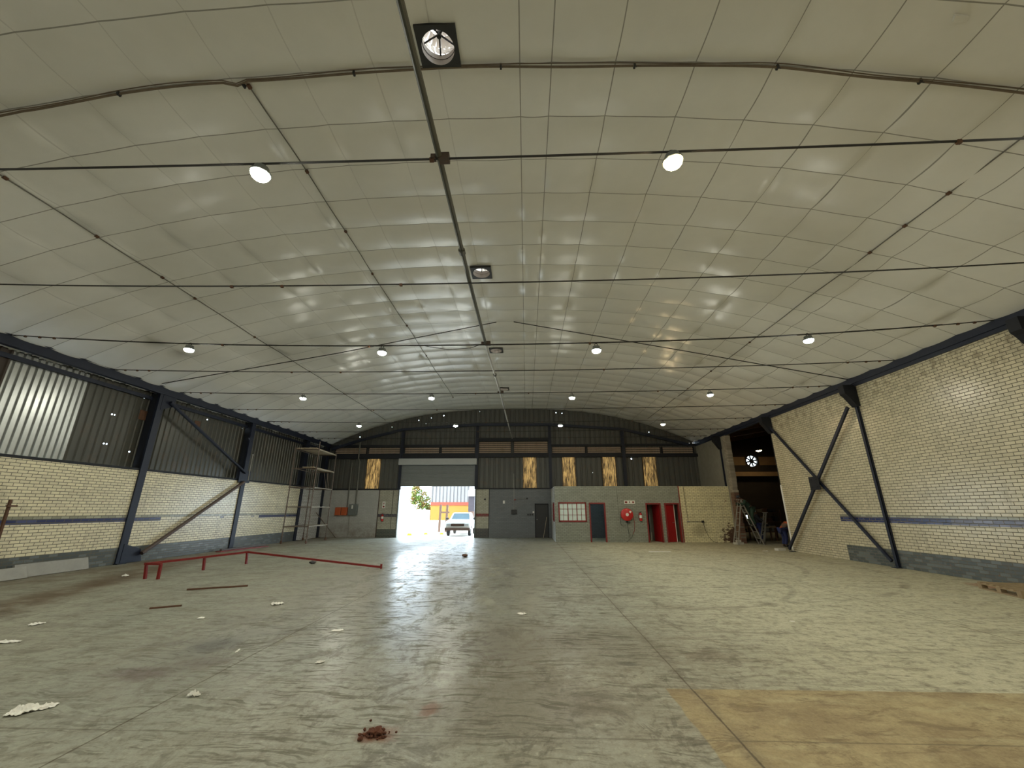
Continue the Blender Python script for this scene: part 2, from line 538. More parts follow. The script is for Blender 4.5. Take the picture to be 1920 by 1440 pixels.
def ceiling_mats():
    t = NT('ceiling_foil')
    n = t.noise(t.pos, 3.0, 5, 0.6); f = t.noise(t.pos, 60, 3, 0.6)
    v = t.noise(t.map(t.pos, (0.16, 0.5, 1)), 1.0, 3, 0.5)
    c = t.mix(n, (0.69, 0.685, 0.64), (0.77, 0.76, 0.715))
    c = t.mix(t.mul(t.step(v, 0.45, 0.75), 0.35), c, (0.60, 0.575, 0.52))
    t.bump(f, 0.25, 0.004)
    a = t.done(c, 0.30, 0.8)
    b = paint('ceiling_seam', (0.30, 0.29, 0.26), 0.6, 0.25, 10)
    c2 = paint('ceiling_tape', (0.60, 0.59, 0.55), 0.35, 0.12, 6)
    return [a, b, c2]


CEIL = ceiling_mats()


def floor_mat():
    t = NT('floor_concrete')
    x, y, z = t.sep(t.pos)
    P = t.pos
    wob = t.math('MULTIPLY', t.math('SUBTRACT', t.noise(P, 2.2, 5, 0.6), 0.5), 0.10)
    big = t.noise(P, 0.28, 5, 0.6); mid = t.noise(P, 1.3, 6, 0.65, 0.3); fine = t.noise(P, 22, 3, 0.7)
    c = t.mix(t.step(big, 0.32, 0.68), (0.262, 0.268, 0.216), (0.318, 0.312, 0.246))
    c = t.mix(t.mul(t.step(mid, 0.45, 0.72), 0.55), c, (0.22, 0.205, 0.155))
    # tan dust towards the right hand side and the far right corner
    tan = t.mul(t.step(x, 3.0, 10.5), t.math('ADD', 0.35, t.mul(mid, 0.8)))
    c = t.mix(t.mul(t.step(x, 1.0, 4.5), 0.75), c, (0.53, 0.51, 0.365))
    c = t.mix(t.mul(tan, 0.5), c, (0.40, 0.345, 0.225))
    mott = t.noise(P, 4.5, 6, 0.7); c = t.mix(t.mul(t.step(mott, 0.47, 0.64), 0.36), c, (0.16, 0.145, 0.105))
    sm = t.noise(t.map(P, (1.9, 1.5, 1), (0, 0, 0.6)), 1.0, 5, 0.78, 0.7)
    rt = t.math('SUBTRACT', 1.0, t.mul(t.step(x, 1.5, 4.0), 0.45))
    cz = t.step(t.dist(t.map(P, (0.20, 0.085, 0)), (0.06, 0.55, 0)), 1.0, 0.2)
    c = t.mix(t.mul(t.step(sm, 0.53, 0.62), t.mul(rt, t.math('ADD', 0.28, t.mul(cz, 0.36)))), c, (0.10, 0.09, 0.065))
    c = t.mix(t.mul(t.step(t.noise(P, 12.0, 3, 0.7), 0.60, 0.70), 0.35), c, (0.50, 0.48, 0.39))
    c = t.mix(t.mul(t.step(t.noise(P, 9.0, 4, 0.75), 0.50, 0.64), 0.38), c, (0.12, 0.11, 0.08))
    # brown soil drift along the left wall
    ln = t.math('SUBTRACT', x, t.math('MULTIPLY_ADD', y, -0.325, -7.0))
    dr = t.mul(t.step(t.math('ABSOLUTE', t.math('ADD', ln, t.mul(wob, 9))), 0.95, 0.05), t.step(y, 17.5, 13.0), t.step(mid, 0.26, 0.48))
    c = t.mix(t.mul(dr, 0.85), c, (0.095, 0.055, 0.027))
    lw = t.mul(t.step(t.math('ADD', x, t.mul(wob, 8)), -10.6, -12.6), t.step(mid, 0.30, 0.6))
    c = t.mix(t.mul(lw, 0.55), c, (0.15, 0.10, 0.06))
    # swept streaks
    for ang, sc, lo, amt in ((0.12, (0.45, 4.5, 1), 0.54, 0.40), (-0.35, (0.6, 6.0, 1), 0.56, 0.35), (1.15, (0.5, 5.0, 1), 0.58, 0.30), (0.05, (3.2, 5.5, 1), 0.56, 0.32), (-0.9, (3.5, 6.5, 1), 0.58, 0.32)):
        s = t.noise(t.map(P, sc, (0, 0, ang)), 1.0, 4, 0.7, 0.6)
        c = t.mix(t.mul(t.step(s, lo, lo + 0.14), amt), c, (0.12, 0.105, 0.075))
    s = t.noise(t.map(P, (0.4, 3.0, 1), (0, 0, 0.2)), 1.3, 6, 0.7, 0.5)
    c = t.mix(t.mul(t.step(s, 0.60, 0.75), 0.25), c, (0.43, 0.42, 0.34))
    # oil and rubber blots
    bl = t.step(t.noise(t.map(P, (0.9, 1.7, 1)), 1.0, 4, 0.55, 0.8), 0.67, 0.73)
    c = t.mix(t.mul(bl, 0.55), c, (0.085, 0.080, 0.065))
    for (px, py, rx, ry, col, amt) in ((-4.1, 5.95, .42, .50, (0.10, 0.095, 0.08), .75), (-3.75, 5.35, .5, .30, (0.14, 0.115, 0.09), .6), (-4.2, 5.0, .45, .28, (0.13, 0.10, 0.085), .75),
                                       (-0.88, 4.28, .10, .22, (0.20, 0.075, 0.035), .9), (-1.2, 3.85, .22, .16, (0.16, 0.06, 0.03), .9),
                                       (10.75, 10.7, .45, .6, (0.30, 0.13, 0.07), .8), (1.17, 5.46, .16, .10, (0.08, 0.075, 0.06), .8),
                                       (-1.31, 8.59, .18, .16, (0.08, 0.075, 0.06), .7), (-0.1, 4.5, 1.5, 1.0, (0.13, 0.11, 0.075), .55),
                                       (0.2, 6.1, 2.4, 1.3, (0.13, 0.11, 0.075), .5), (2.2, 5.8, .5, .25, (0.17, 0.14, 0.10), .5)):
        d = t.dist(t.map(P, (1 / rx, 1 / ry, 0)), (px / rx, py / ry, 0))
        d = t.math('ADD', d, t.mul(t.math('SUBTRACT', t.noise(P, 5.0, 5, 0.7), 0.5), 1.6))
        c = t.mix(t.mul(t.step(d, 1.0, 0.35), amt), c, col)
    # tyre arcs
    for (px, py, r, w, y1) in ((-6.5, 12.0, 5.2, 0.10, 20), (-7.0, 12.2, 6.6, 0.09, 20), (3.4, 15.6, 5.3, 0.09, 20), (4.6, 14.4, 5.6, 0.10, 12), (-0.5, 18.0, 5.0, 0.10, 24), (2.8, 11.6, 3.4, 0.08, 11)):
        d = t.math('ABSOLUTE', t.math('SUBTRACT', t.dist(t.comb(x, y, 0.0), (px, py, 0)), r))
        a = t.mul(t.step(d, w * 1.4, w * 0.5), t.step(mid, 0.40, 0.6))
        c = t.mix(t.mul(a, 0.38), c, (0.10, 0.09, 0.07))
    # scratches: thin crossing lines where forklifts turned
    wp = t.n.new('ShaderNodeVectorMath'); wp.operation = 'ADD'
    nz = t.n.new('ShaderNodeTexNoise'); nz.inputs['Scale'].default_value = 1.1; nz.inputs['Detail'].default_value = 4; t.l.new(P, nz.inputs['Vector'])
    sc_ = t.n.new('ShaderNodeVectorMath'); sc_.operation = 'SCALE'; t.l.new(nz.outputs['Color'], sc_.inputs[0]); sc_.inputs['Scale'].default_value = 0.45
    t.l.new(P, wp.inputs[0]); t.l.new(sc_.outputs[0], wp.inputs[1])
    Q = wp.outputs[0]
    zone = t.mul(t.step(t.dist(t.map(P, (0.17, 0.075, 0)), (-0.22, 0.72, 0)), 1.0, 0.35), 1.0)
    sl = None
    for ang, sx, sy in ((0.45, 1.6, 14), (1.1, 1.8, 16), (-0.9, 1.7, 17), (1.5, 1.5, 14), (-1.25, 1.4, 15)):
        e = t.step(t.noise(t.map(Q, (sx, sy, 1), (0, 0, ang), (ang * 7, 3 * ang, 0)), 1.0, 2, 0.6, 0.35), 0.60, 0.67)
        sl = e if sl is None else t.math('MAXIMUM', sl, e)
    brk = t.step(t.noise(P, 0.9, 5, 0.7), 0.38, 0.55)
    scr = t.mul(sl, brk, t.math('ADD', 0.35, t.mul(zone, 0.65)))
    c = t.mix(t.mul(scr, 0.5), c, (0.085, 0.078, 0.06))
    # unpainted brown slab, front right
    xe = t.math('ADD', x, t.mul(wob, 0.8)); ye = t.math('ADD', y, t.mul(wob, 0.6))
    slab = t.mul(t.step(xe, 1.355, 1.375), t.step(ye, 4.80, 4.78))
    sc2 = t.mix(t.step(mid, 0.35, 0.7), (0.27, 0.215, 0.125), (0.39, 0.33, 0.195))
    sc2 = t.mix(t.mul(t.step(t.noise(t.map(P, (1, 3.5, 1), (0, 0, -0.5)), 0.9, 6, 0.7, 0.8), 0.50, 0.64), 0.55), sc2, (0.42, 0.375, 0.23))
    sc2 = t.mix(t.mul(t.step(t.noise(t.map(P, (1.3, 4.0, 1), (0, 0, -0.45)), 1.3, 7, 0.75, 0.8), 0.52, 0.62), 0.55), sc2, (0.15, 0.11, 0.065))
    sc2 = t.mix(t.mul(t.step(mott, 0.48, 0.62), 0.35), sc2, (0.17, 0.13, 0.08))
    c = t.mix(slab, c, sc2)
    # saw-cut joints
    jw = t.mul(wob, 0.25)
    jn = None
    for xj in (-8.4, -3.38, 1.62, 6.6):
        d = t.math('ABSOLUTE', t.math('SUBTRACT', t.math('ADD', x, jw), xj))
        j = t.step(t.math('ADD', d, t.mul(t.noise(P, 7.0, 4, 0.7), 0.016)), 0.022, 0.012)
        jn = j if jn is None else t.math('MAXIMUM', jn, j)
    jy = None
    for yj in (3.84, 12.3, 20.2):
        d = t.math('ABSOLUTE', t.math('SUBTRACT', t.math('ADD', y, jw), yj))
        j = t.step(d, 0.014, 0.004)
        jy = j if jy is None else t.math('MAXIMUM', jy, j)
    c = t.mix(t.mul(jn, 0.85), c, (0.075, 0.055, 0.032))
    c = t.mix(t.mul(jy, 0.5), c, (0.10, 0.085, 0.06))
    edge = t.mul(t.step(t.math('ABSOLUTE', t.math('SUBTRACT', x, 1.62)), 0.12, 0.02), t.step(mid, 0.4, 0.6))
    c = t.mix(t.mul(edge, 0.35), c, (0.13, 0.115, 0.085))
    f2 = t.noise(P, 55, 2, 0.75)
    k = t.math('ADD', 0.50, t.math('ADD', t.mul(fine, 0.55), t.mul(f2, 0.45)))
    c = t.mix(1.0, c, t.comb(k, k, k), 'MULTIPLY')
    rg = t.math('ADD', 0.32, t.mul(t.step(mid, 0.35, 0.75), 0.16))
    rg = t.math('ADD', rg, t.mul(scr, 0.3))
    rg = t.math('ADD', rg, t.mul(t.step(x, 0.5, 5.0), 0.22))
    rg = t.math('ADD', rg, t.mul(slab, 0.2))
    h = t.math('ADD', t.mul(fine, 0.25), t.mul(t.noise(P, 5.0, 3, 0.6), 0.7))
    t.bump(h, 0.35, 0.010)
    m = t.done(c, t.math('ADD', rg, 0.12), 0.22)
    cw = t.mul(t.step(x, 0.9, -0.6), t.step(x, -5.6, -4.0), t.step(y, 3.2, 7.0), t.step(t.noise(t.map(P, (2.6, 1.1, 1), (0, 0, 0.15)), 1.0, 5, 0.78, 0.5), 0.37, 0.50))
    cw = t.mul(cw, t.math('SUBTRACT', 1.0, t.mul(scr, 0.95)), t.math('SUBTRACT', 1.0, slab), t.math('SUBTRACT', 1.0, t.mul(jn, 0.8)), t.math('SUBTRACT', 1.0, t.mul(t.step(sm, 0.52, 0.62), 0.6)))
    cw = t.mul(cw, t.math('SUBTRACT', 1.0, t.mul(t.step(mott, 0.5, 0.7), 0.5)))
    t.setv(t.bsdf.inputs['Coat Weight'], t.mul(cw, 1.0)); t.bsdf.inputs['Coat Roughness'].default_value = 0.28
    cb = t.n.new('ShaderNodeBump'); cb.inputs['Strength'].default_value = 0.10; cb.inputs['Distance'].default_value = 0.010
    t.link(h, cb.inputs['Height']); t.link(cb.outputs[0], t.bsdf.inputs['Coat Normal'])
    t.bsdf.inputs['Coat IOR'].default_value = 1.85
    return m


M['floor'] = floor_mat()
# ================================================================== SETTING


def wall_grid(mb, axis, p0, p1, u0, u1, z0, z1, holes=(), mi=0):
    """wall slab between planes p0..p1 with rectangular openings (u0,u1,z0,z1)"""
    us = sorted(set([u0, u1] + [min(max(h[i], u0), u1) for h in holes for i in (0, 1)]))
    zs = sorted(set([z0, z1] + [min(max(h[i], z0), z1) for h in holes for i in (2, 3)]))
    for a, b in zip(us, us[1:]):
        runs = []
        for c, d in zip(zs, zs[1:]):
            um, zm = (a + b) / 2, (c + d) / 2
            if any(h[0] < um < h[1] and h[2] < zm < h[3] for h in holes): continue
            if runs and abs(runs[-1][1] - c) < 1e-9: runs[-1][1] = d
            else: runs.append([c, d])
        for c, d in runs:
            if axis == 'X': mb.box((p0, a, c), (p1, b, d), mi)
            else: mb.box((a, p0, c), (b, p1, d), mi)
    return mb


def corrugated(mb, axis, p, u0, u1, zb, zt, period=0.24, depth=0.032, out=1.0, mi=0, wave=False):
    """profiled sheet in the plane axis = p; ribs point away from the hall"""
    fb = zb if callable(zb) else (lambda u: zb)
    ft = zt if callable(zt) else (lambda u: zt)
    prof = [(i / 8.0, 0.5 - 0.5 * cos(2 * pi * i / 8)) for i in range(8)] if wave else [(0, 0), (0.60, 0), (0.70, 1), (0.90, 1)]
    us = []
    k = math.floor(u0 / period)
    while k * period < u1:
        for f, d in prof:
            u = (k + f) * period
            if u0 < u < u1: us.append((u, d))
        k += 1
    us = [(u0, 0)] + us + [(u1, 0)]
    vs = []; fs = []
    for u, d in us:
        w = p + out * depth * d
        for z in (fb(u), ft(u)):
            vs.append((w, u, z) if axis == 'X' else (u, w, z))
    for i in range(len(us) - 1):
        fs.append((2 * i, 2 * i + 2, 2 * i + 3, 2 * i + 1))
    return mb.add(vs, fs, mi)


# floor of the hall and of the workshop next door, yard outside
mb = MB(); mb.add([(XL - .3, Y0, 0), (26, Y0, 0), (26, 36.2, 0), (XR + .3, 36.2, 0), (XR + .3, YB + .25, 0), (XL - .3, YB + .25, 0)], [(0, 1, 2, 3, 4, 5)])
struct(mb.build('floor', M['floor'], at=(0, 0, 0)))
mb = MB(); mb.box((-60, YB + .25, -0.3), (XR + .3, 75, -0.004))
struct(mb.build('floor_yard', M['yard'], at=(0, 0, 0)))
mb = MB(); mb.box((-40, -40, -0.3), (40, Y0, -0.004)); struct(mb.build('floor_yard', M['yard'], at=(0, 0, 0)))

# ceiling: quilted foil hung on arched purlins
from mathutils import noise as mn
DARK_SEAMS = [-0.03, 0.47, 1.47, 2.70, 3.87, 5.02, 6.14, 7.24, 8.41, 9.55, 10.6]
SOFT_SEAMS = [-1.33, -2.35, -3.53, -4.69, -5.90, -7.05, -8.20, -9.35, -10.5, -11.65]
HOLES_C = [(-1.55, -0.97, 4.02, 4.62), (-1.54, -0.97, 10.12, 10.72), (-1.54, -0.97, 16.24, 16.80), (-1.50, -0.94, 22.22, 22.72)]
ARCS = [3.68 + 0.915 * k for k in range(-13, 27) if Y0 < 3.68 + 0.915 * k < YB]


def axis_lines(seams, lo, hi, half, nsub, extra):
    s = sorted(seams); L = []
    pts = [lo] + s + [hi]
    for i, (a, b) in enumerate(zip(pts, pts[1:])):
        a2 = a + (half if i > 0 else 0); b2 = b - (half if i < len(pts) - 2 else 0)
        for k in range(nsub + 1): L.append(a2 + (b2 - a2) * k / nsub)
    L += extra
    return sorted(set(round(v, 5) for v in L))


cx = axis_lines(DARK_SEAMS + SOFT_SEAMS, XL - .45, XR + .3, 0.009, 6, [h[i] for h in HOLES_C for i in (0, 1)])
cy = axis_lines(ARCS, Y0, YB + .16, 0.009, 6, [h[i] for h in HOLES_C for i in (2, 3)])
ALLX = sorted(DARK_SEAMS + SOFT_SEAMS + [XL - .45, XR + .3]); ALLY = sorted(ARCS + [Y0, YB + .16])


def cell(v, L):
    for a, b in zip(L, L[1:]):
        if a <= v <= b: return (v - a) / (b - a), L.index(a)
    return 0.0, 0


vs = []; fs = []; ms = []
for y in cy:
    fy, ky = cell(y, ALLY)
    for x in cx:
        fx, kx = cell(x, ALLX)
        r = mn.noise((kx * 3.7, ky * 1.9, 0.5))
        sag = (0.038 + 0.022 * r) * (4 * fy * (1 - fy)) + 0.019 * (4 * fx * (1 - fx)) ** 0.7
        nz = mn.noise((x * 0.9, y * 0.9, 3.1)) * 0.010
        w = max(0, 1 - abs(x + 1.4) / 2.6) * max(0, 1 - abs(y - 14) / 9)
        nz += mn.noise((x * 2.9, y * 2.6, 5.5)) * 0.0045
        nz += w * (mn.noise((x * 2.1, y * 2.4, 8.0)) * 0.035)
        vs.append((x, y, zc(x) - sag + nz))
nx = len(cx)
for j in range(len(cy) - 1):
    for i in range(nx - 1):
        xm = (cx[i] + cx[i + 1]) / 2; ym = (cy[j] + cy[j + 1]) / 2
        if any(h[0] < xm < h[1] and h[2] < ym < h[3] for h in HOLES_C): continue
        fs.append((j * nx + i, j * nx + i + 1, (j + 1) * nx + i + 1, (j + 1) * nx + i))
        ms.append(1 if any(abs(xm - s) < 0.009 for s in DARK_SEAMS) or any(abs(ym - s) < 0.009 for s in ARCS) else (2 if any(abs(xm - s) < 0.009 for s in SOFT_SEAMS) else 0))
mb = MB(); mb.add(vs, fs); mb.m = ms
struct(mb.build('ceiling', CEIL, at=(0, 0, 0), smooth=False))
bpy.data.objects['ceiling'].data.polygons.foreach_set('use_smooth', [True] * len(fs))

# ---- left wall: painted brick below, profiled sheeting above
SILL = 3.01
mb = MB(); wall_grid(mb, 'X', XL - .24, XL, Y0, YB + .2, 0, SILL)
wl = struct(mb.build('wall_left', M['brick_left'], at=(XL, 0, 0)))
XS = -13.75
mb = MB(); corrugated(mb, 'X', XS, 11.66, YB + .2, SILL - .1, 6.2, 0.235, 0.034, -1)
mb.build('sheeting', M['sheet_left'], wl)
mb = MB(); corrugated(mb, 'X', XS, 9.68, 11.66, SILL - .1, 6.2, 0.178, 0.050, -1)
mb.build('bright_sheeting', M['sheet_galv'], wl)['label'] = 'bright galvanised sheets'
mb = MB(); corrugated(mb, 'X', XS, Y0, 9.68, SILL - .1, 6.2, 0.235, 0.034, -1)
mb.build('brown_sheeting', M['sheet_brown'], wl)
mb = MB(); mb.box((XL - .24, Y0, SILL), (XL + .01, YB, SILL + .075)); mb.build('sill_rail', M['black'], wl)
mb = MB(); mb.box((XS + .03, Y0, 5.54), (XS + .11, YB, 5.66)); mb.build('sheeting_rail', M['navy'], wl)
mb = MB(); mb.box((XS + .002, 13.60, 4.78), (XS + .02, 13.95, 5.12)); mb.build('rust_patch', M['rust'], wl)
mb = MB(); mb.box((XS + .002, 16.05, 5.02), (XS + .02, 16.35, 5.26)); mb.build('rust_patch', M['rust'], wl)

# ---- right wall with the broken-out opening to the workshop
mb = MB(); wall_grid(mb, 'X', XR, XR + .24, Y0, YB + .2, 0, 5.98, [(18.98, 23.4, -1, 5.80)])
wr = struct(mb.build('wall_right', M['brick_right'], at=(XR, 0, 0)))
mb = MB(); wall_grid(mb, 'X', XR - .012, XR + .25, 23.62, YB, 0, 5.97); mb.build('plaster', M['plaster'], wr)
rng = random.Random(5)
mb = MB(); z = 0.0
while z < 5.75:
    h = 0.17
    jag = rng.uniform(-.05, .07) if z < 3.2 else rng.uniform(-.01, .015)
    mb.box((XR - .02, 23.24 - jag, z), (XR + .24, 23.62, min(z + h, 5.75))); z += h
mb.build('broken_pier', M['pier'], wr)
mb = MB(); mb.box((XR - .015, 18.90, 0), (XR + .255, 18.99, 2.75)); mb.build('edge_trim', M['white'], wr)
mb = MB(); mb.box((XR - .015, 18.95, 2.75), (XR + .255, 18.99, 5.6)); mb.build('edge_trim', M['black'], wr)

# ---- gable wall at the far end
mb = MB()
wall_grid(mb, 'Y', YB, YB + .23, XL - .2, -9.71, 0, 2.97, mi=0)
wall_grid(mb, 'Y', YB, YB + .23, -9.71, -8.36, 0, 2.98, mi=1)
wall_grid(mb, 'Y', YB, YB + .23, -3.32, -2.43, 0, 3.0, mi=1)
wall_grid(mb, 'Y', YB, YB + .23, -2.43, XR + .2, 0, 3.0, [(0.57, 1.41, -1, 2.05)], mi=2)
wb = struct(mb.build('wall_back', [M['brick_pale'], M['brick_strip'], M['brick_grey']], at=(0, YB, 0)))
STRIPS = [(-10.74, -9.86), (-0.17, 0.66), (2.45, 3.26), (5.08, 5.92), (7.76, 8.58)]
mb = MB()
lo = XL - .3
cuts = []
for a, b in STRIPS: cuts.append((a, b, 5.06))
cuts.append((-8.42, -3.30, 4.62))
cuts.sort()
u = lo
for a, b, zb in cuts:
    corrugated(mb, 'Y', YB + .03, u, a, 2.9, lambda x: zc(x) + .08, 0.34, 0.045, 1)
    corrugated(mb, 'Y', YB + .03, a, b, zb, lambda x: zc(x) + .08, 0.34, 0.045, 1)
    u = b
corrugated(mb, 'Y', YB + .03, u, XR + .3, 2.9, lambda x: zc(x) + .08, 0.34, 0.045, 1)
mb.build('sheeting', M['sheet_gable'], wb)
mb = MB(); mb.box((-9.74, YB - .03, 0), (-9.69, YB + .02, 2.98)); mb.build('edge_angle', M['rust_pipe'], wb)
mb = MB(); mb.box((-2.455, YB - .02, 0), (-2.41, YB + .02, 3.0)); mb.build('edge_angle', M['dark'], wb)
mb = MB(); mb.box((XL, YB - .04, 2.96), (-8.45, YB + .04, 3.04)); mb.box((-3.3, YB - .04, 2.99), (XR, YB + .04, 3.07)); mb.build('sill_rail', M['black'], wb)
for i, (a, b) in enumerate(STRIPS):
    mb = MB(); corrugated(mb, 'Y', YB + .012, a - .05, b + .05, 2.92, 5.10, 0.30, 0.012, 1)
    struct(mb.build('window_%d' % (i + 1), M['amber']))

# ---- rear wall behind the camera
mb = MB(); wall_grid(mb, 'Y', Y0 - .2, Y0, XL - .3, XR + .3, 0, 8.6)
struct(mb.build('wall_rear', M['plaster']))

# ---- roller door
mb = MB()
zz = 3.24; n = 17
for k in range(n):
    a = 3.24 + k * (4.62 - 3.24) / n; b = 3.24 + (k + 1) * (4.62 - 3.24) / n
    mb.prism([(YB - .05, a), (YB - .075, (a + b) / 2 - .02), (YB - .075, (a + b) / 2 + .02), (YB - .05, b + .002), (YB - .03, b + .002), (YB - .03, a)], 'X', -8.36, -3.33)
rd = struct(mb.build('door_1', M['shutter'], at=(-5.85, YB - .05, 3.24)))
mb = MB(); mb.box((-8.50, YB - .42, 4.56), (-3.27, YB - .0, 4.97)); mb.build('housing', M['housing'], rd, bevel=.02)
mb = MB(); mb.box((-8.36, YB - .09, 3.18), (-3.33, YB - .02, 3.27)); mb.build('bottom_rail', M['grey'], rd)
for s in (-8.43, -3.36):
    mb = MB(); mb.box((s, YB - .10, 0), (s + .07, YB + .02, 4.56)); mb.build('guide_rail', M['grey'], rd)

# ---- office block in the back corner
YO = 23.8; OT = 2.98
OP = [(1.82, 3.32, 1.10, 2.06), (3.51, 4.40, -1, 2.06), (6.65, 7.47, -1, 2.04), (7.68, 8.48, -1, 2.04)]
mb = MB(); wall_grid(mb, 'Y', YO, YO + .14, 1.60, 8.54, 0, OT, OP, 0); wall_grid(mb, 'Y', YO, YO + .14, 8.54, XR - .02, 0, 2.95, (), 1)
wo = struct(mb.build('wall_office_front', [M['brick_office'], M['brick_yellow']], at=(5, YO, 0)))
mb = MB(); mb.box((8.53, YO - .025, 0), (8.575, YO, OT)); mb.build('joint_strip', M['frame_red'], wo)
mb = MB(); wall_grid(mb, 'X', 1.60, 1.74, YO + .14, YB - .04, 0, OT, [(24.25, 25.25, 1.10, 2.06)])
ws = struct(mb.build('wall_office_side', M['brick_office_side'], at=(1.6, 25, 0)))
mb = MB(); mb.box((1.62, YO + .02, OT - .10), (XR - .03, YB - .05, OT - .02)); struct(mb.build('ceiling_office', M['inner']))
mb = MB(); wall_grid(mb, 'X', 5.0, 5.10, YO + .14, YB - .05, 0, OT - .1); struct(mb.build('wall_office_teal', M['teal']))
mb = MB(); wall_grid(mb, 'X', 7.55, 7.62, YO + .14, YB - .05, 0, OT - .1); wall_grid(mb, 'X', 8.60, 8.70, YO + .14, YB - .05, 0, OT - .1)
wall_grid(mb, 'Y', 25.3, 25.4, 5.1, 7.55, 0, OT - .1, [(6.0, 7.2, -1, 2.0)])
struct(mb.build('wall_office_partition', M['inner']))
# office front window: 6 x 3 panes
x0, x1, z0, z1 = OP[0]
mb = MB()
for a, b, w in ((x0, x1, None),):
    mb.box((x0 - .03, YO - .03, z0 - .05), (x0 + .04, YO + .07, z1 + .04)); mb.box((x1 - .04, YO - .03, z0 - .05), (x1 + .03, YO + .07, z1 + .04))
    mb.box((x0, YO - .03, z0 - .05), (x1, YO + .07, z0 + .03)); mb.box((x0, YO - .03, z1 - .03), (x1, YO + .07, z1 + .04))
for k in (1, 2):
    x = x0 + (x1 - x0) * k / 3; mb.box((x - .022, YO - .01, z0), (x + .022, YO + .06, z1))
w6 = struct(mb.build('window_6', M['frame_red']))
mb = MB()
for k in (0.5, 1.5, 2.5):
    x = x0 + (x1 - x0) * k / 3; mb.box((x - .010, YO, z0), (x + .010, YO + .05, z1))
for k in (1, 2):
    z = z0 + (z1 - z0) * k / 3; mb.box((x0, YO, z - .010), (x1, YO + .05, z + .010))
mb.build('glazing_bars', M['frame_red'], w6)
mb = MB(); mb.box((x0 + .01, YO + .02, z0 + .01), (x1 - .01, YO + .026, z1 - .01)); mb.build('panes', M['pane'], w6)
# window in the office side wall
mb = MB()
mb.box((1.57, 24.20, 1.05), (1.66, 24.28, 2.10)); mb.box((1.57, 25.22, 1.05), (1.66, 25.30, 2.10)); mb.box((1.57, 24.2, 1.05), (1.66, 25.3, 1.12)); mb.box((1.57, 24.2, 2.04), (1.66, 25.3, 2.10))
mb.box((1.57, 24.72, 1.05), (1.66, 24.77, 2.10))
w7 = struct(mb.build('window_7', M['frame_red']))
mb = MB(); mb.box((1.635, 24.25, 1.1), (1.645, 25.25, 2.06)); mb.build('panes', M['pane'], w7)


def door_frame(name, x0, x1, z1, y, mat, w=.06):
    mb = MB()
    mb.box((x0 - .01, y - .03, 0), (x0 + w, y + .15, z1 + .02)); mb.box((x1 - w, y - .03, 0), (x1 + .01, y + .15, z1 + .02)); mb.box((x0 + w, y - .03, z1 - w), (x1 - w, y + .15, z1 + .02))
    return struct(mb.build(name, mat))


def leaf(parent, hinge, ang, w, h, mat, hx, name='door_leaf'):
    R = Matrix.Translation(hinge) @ Matrix.Rotation(ang, 4, 'Z')
    mb = MB(); mb.box((0, -.02, .02), (w, .02, h), 0, R)
    l = mb.build(name, mat, parent)
    mb = MB(); p = R @ Vector((hx, -.045, 1.02)); q = R @ Vector((hx - .12 if hx > w / 2 else hx + .12, -.045, 1.02)); r = R @ Vector((hx, .0, 1.02))
    mb.tube([r, p, q], .012, 6); mb.build('door_handle', M['galv'], l)
    return l


d2 = door_frame('door_2', 3.51, 4.40, 2.06, YO, M['frame_red'])
leaf(d2, (3.57, YO + .14, 0), 1.50, .78, 1.98, M['teal'], .70)
d3 = door_frame('door_3', 6.65, 7.47, 2.04, YO, M['frame_red'])
leaf(d3, (7.41, YO + .12, 0), pi - 1.35, .72, 1.97, M['door_red'], .64)
d4 = door_frame('door_4', 7.68, 8.48, 2.04, YO, M['frame_red'])
leaf(d4, (7.75, YO + .02, 0), 0.35, .50, 1.97, M['door_red'], .43)
mb = MB(); mb.box((8.20, YO + .19, 0), (8.27, YO + .26, 2.0)); mb.build('inner_post', M['white'], d4)
d5 = door_frame('door_5', 0.55, 1.42, 2.06, YB - .02, M['black'], .04)
mb = MB(); mb.box((0.585, YB + .02, 0.0), (1.395, YB + .06, 2.03)); mb.box((0.5, YB + .24, -.05), (1.5, YB + .26, 2.1)); l = mb.build('door_leaf', M['dark'], d5)
mb = MB(); mb.ball((.68, YB + .03, 1.1), .03); mb.build('door_handle', M['galv'], l)

# ---- workshop next door, seen through the opening
mb = MB()
FANX, FANZ, AY = 19.5, 5.70, 36.0
wall_grid(mb, 'Y', AY, AY + .2, XR + .24, 26, 0, 9.0, [(FANX - .55, FANX + .55, FANZ - .55, FANZ + .55), (18.25, 18.50, 0.85, 1.25)])
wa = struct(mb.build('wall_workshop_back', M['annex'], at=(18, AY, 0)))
mb = MB(); mb.box((XR + .24, AY - .06, 5.35), (FANX - .6, AY, 6.05)); mb.box((FANX + .6, AY - .06, 5.35), (26, AY, 6.05)); mb.build('brown_band', M['annex_band'], wa)
mb = MB(); mb.box((XR + .24, AY - .5, 4.4), (26, AY - .3, 4.75)); mb.build('cross_beam', M['annex_band'], wa)
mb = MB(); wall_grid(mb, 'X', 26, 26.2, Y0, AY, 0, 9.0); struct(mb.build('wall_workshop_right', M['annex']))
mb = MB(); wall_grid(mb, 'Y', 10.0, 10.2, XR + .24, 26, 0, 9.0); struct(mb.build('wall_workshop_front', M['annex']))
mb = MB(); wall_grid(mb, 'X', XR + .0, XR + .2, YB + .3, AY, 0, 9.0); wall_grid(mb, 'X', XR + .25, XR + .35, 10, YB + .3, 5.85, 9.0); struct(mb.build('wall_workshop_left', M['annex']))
mb = MB(); mb.add([(XR + .2, 10, 6.6), (26, 10, 9.0), (26, AY + .1, 9.0), (XR + .2, AY + .1, 6.6)], [(0, 1, 2, 3)])
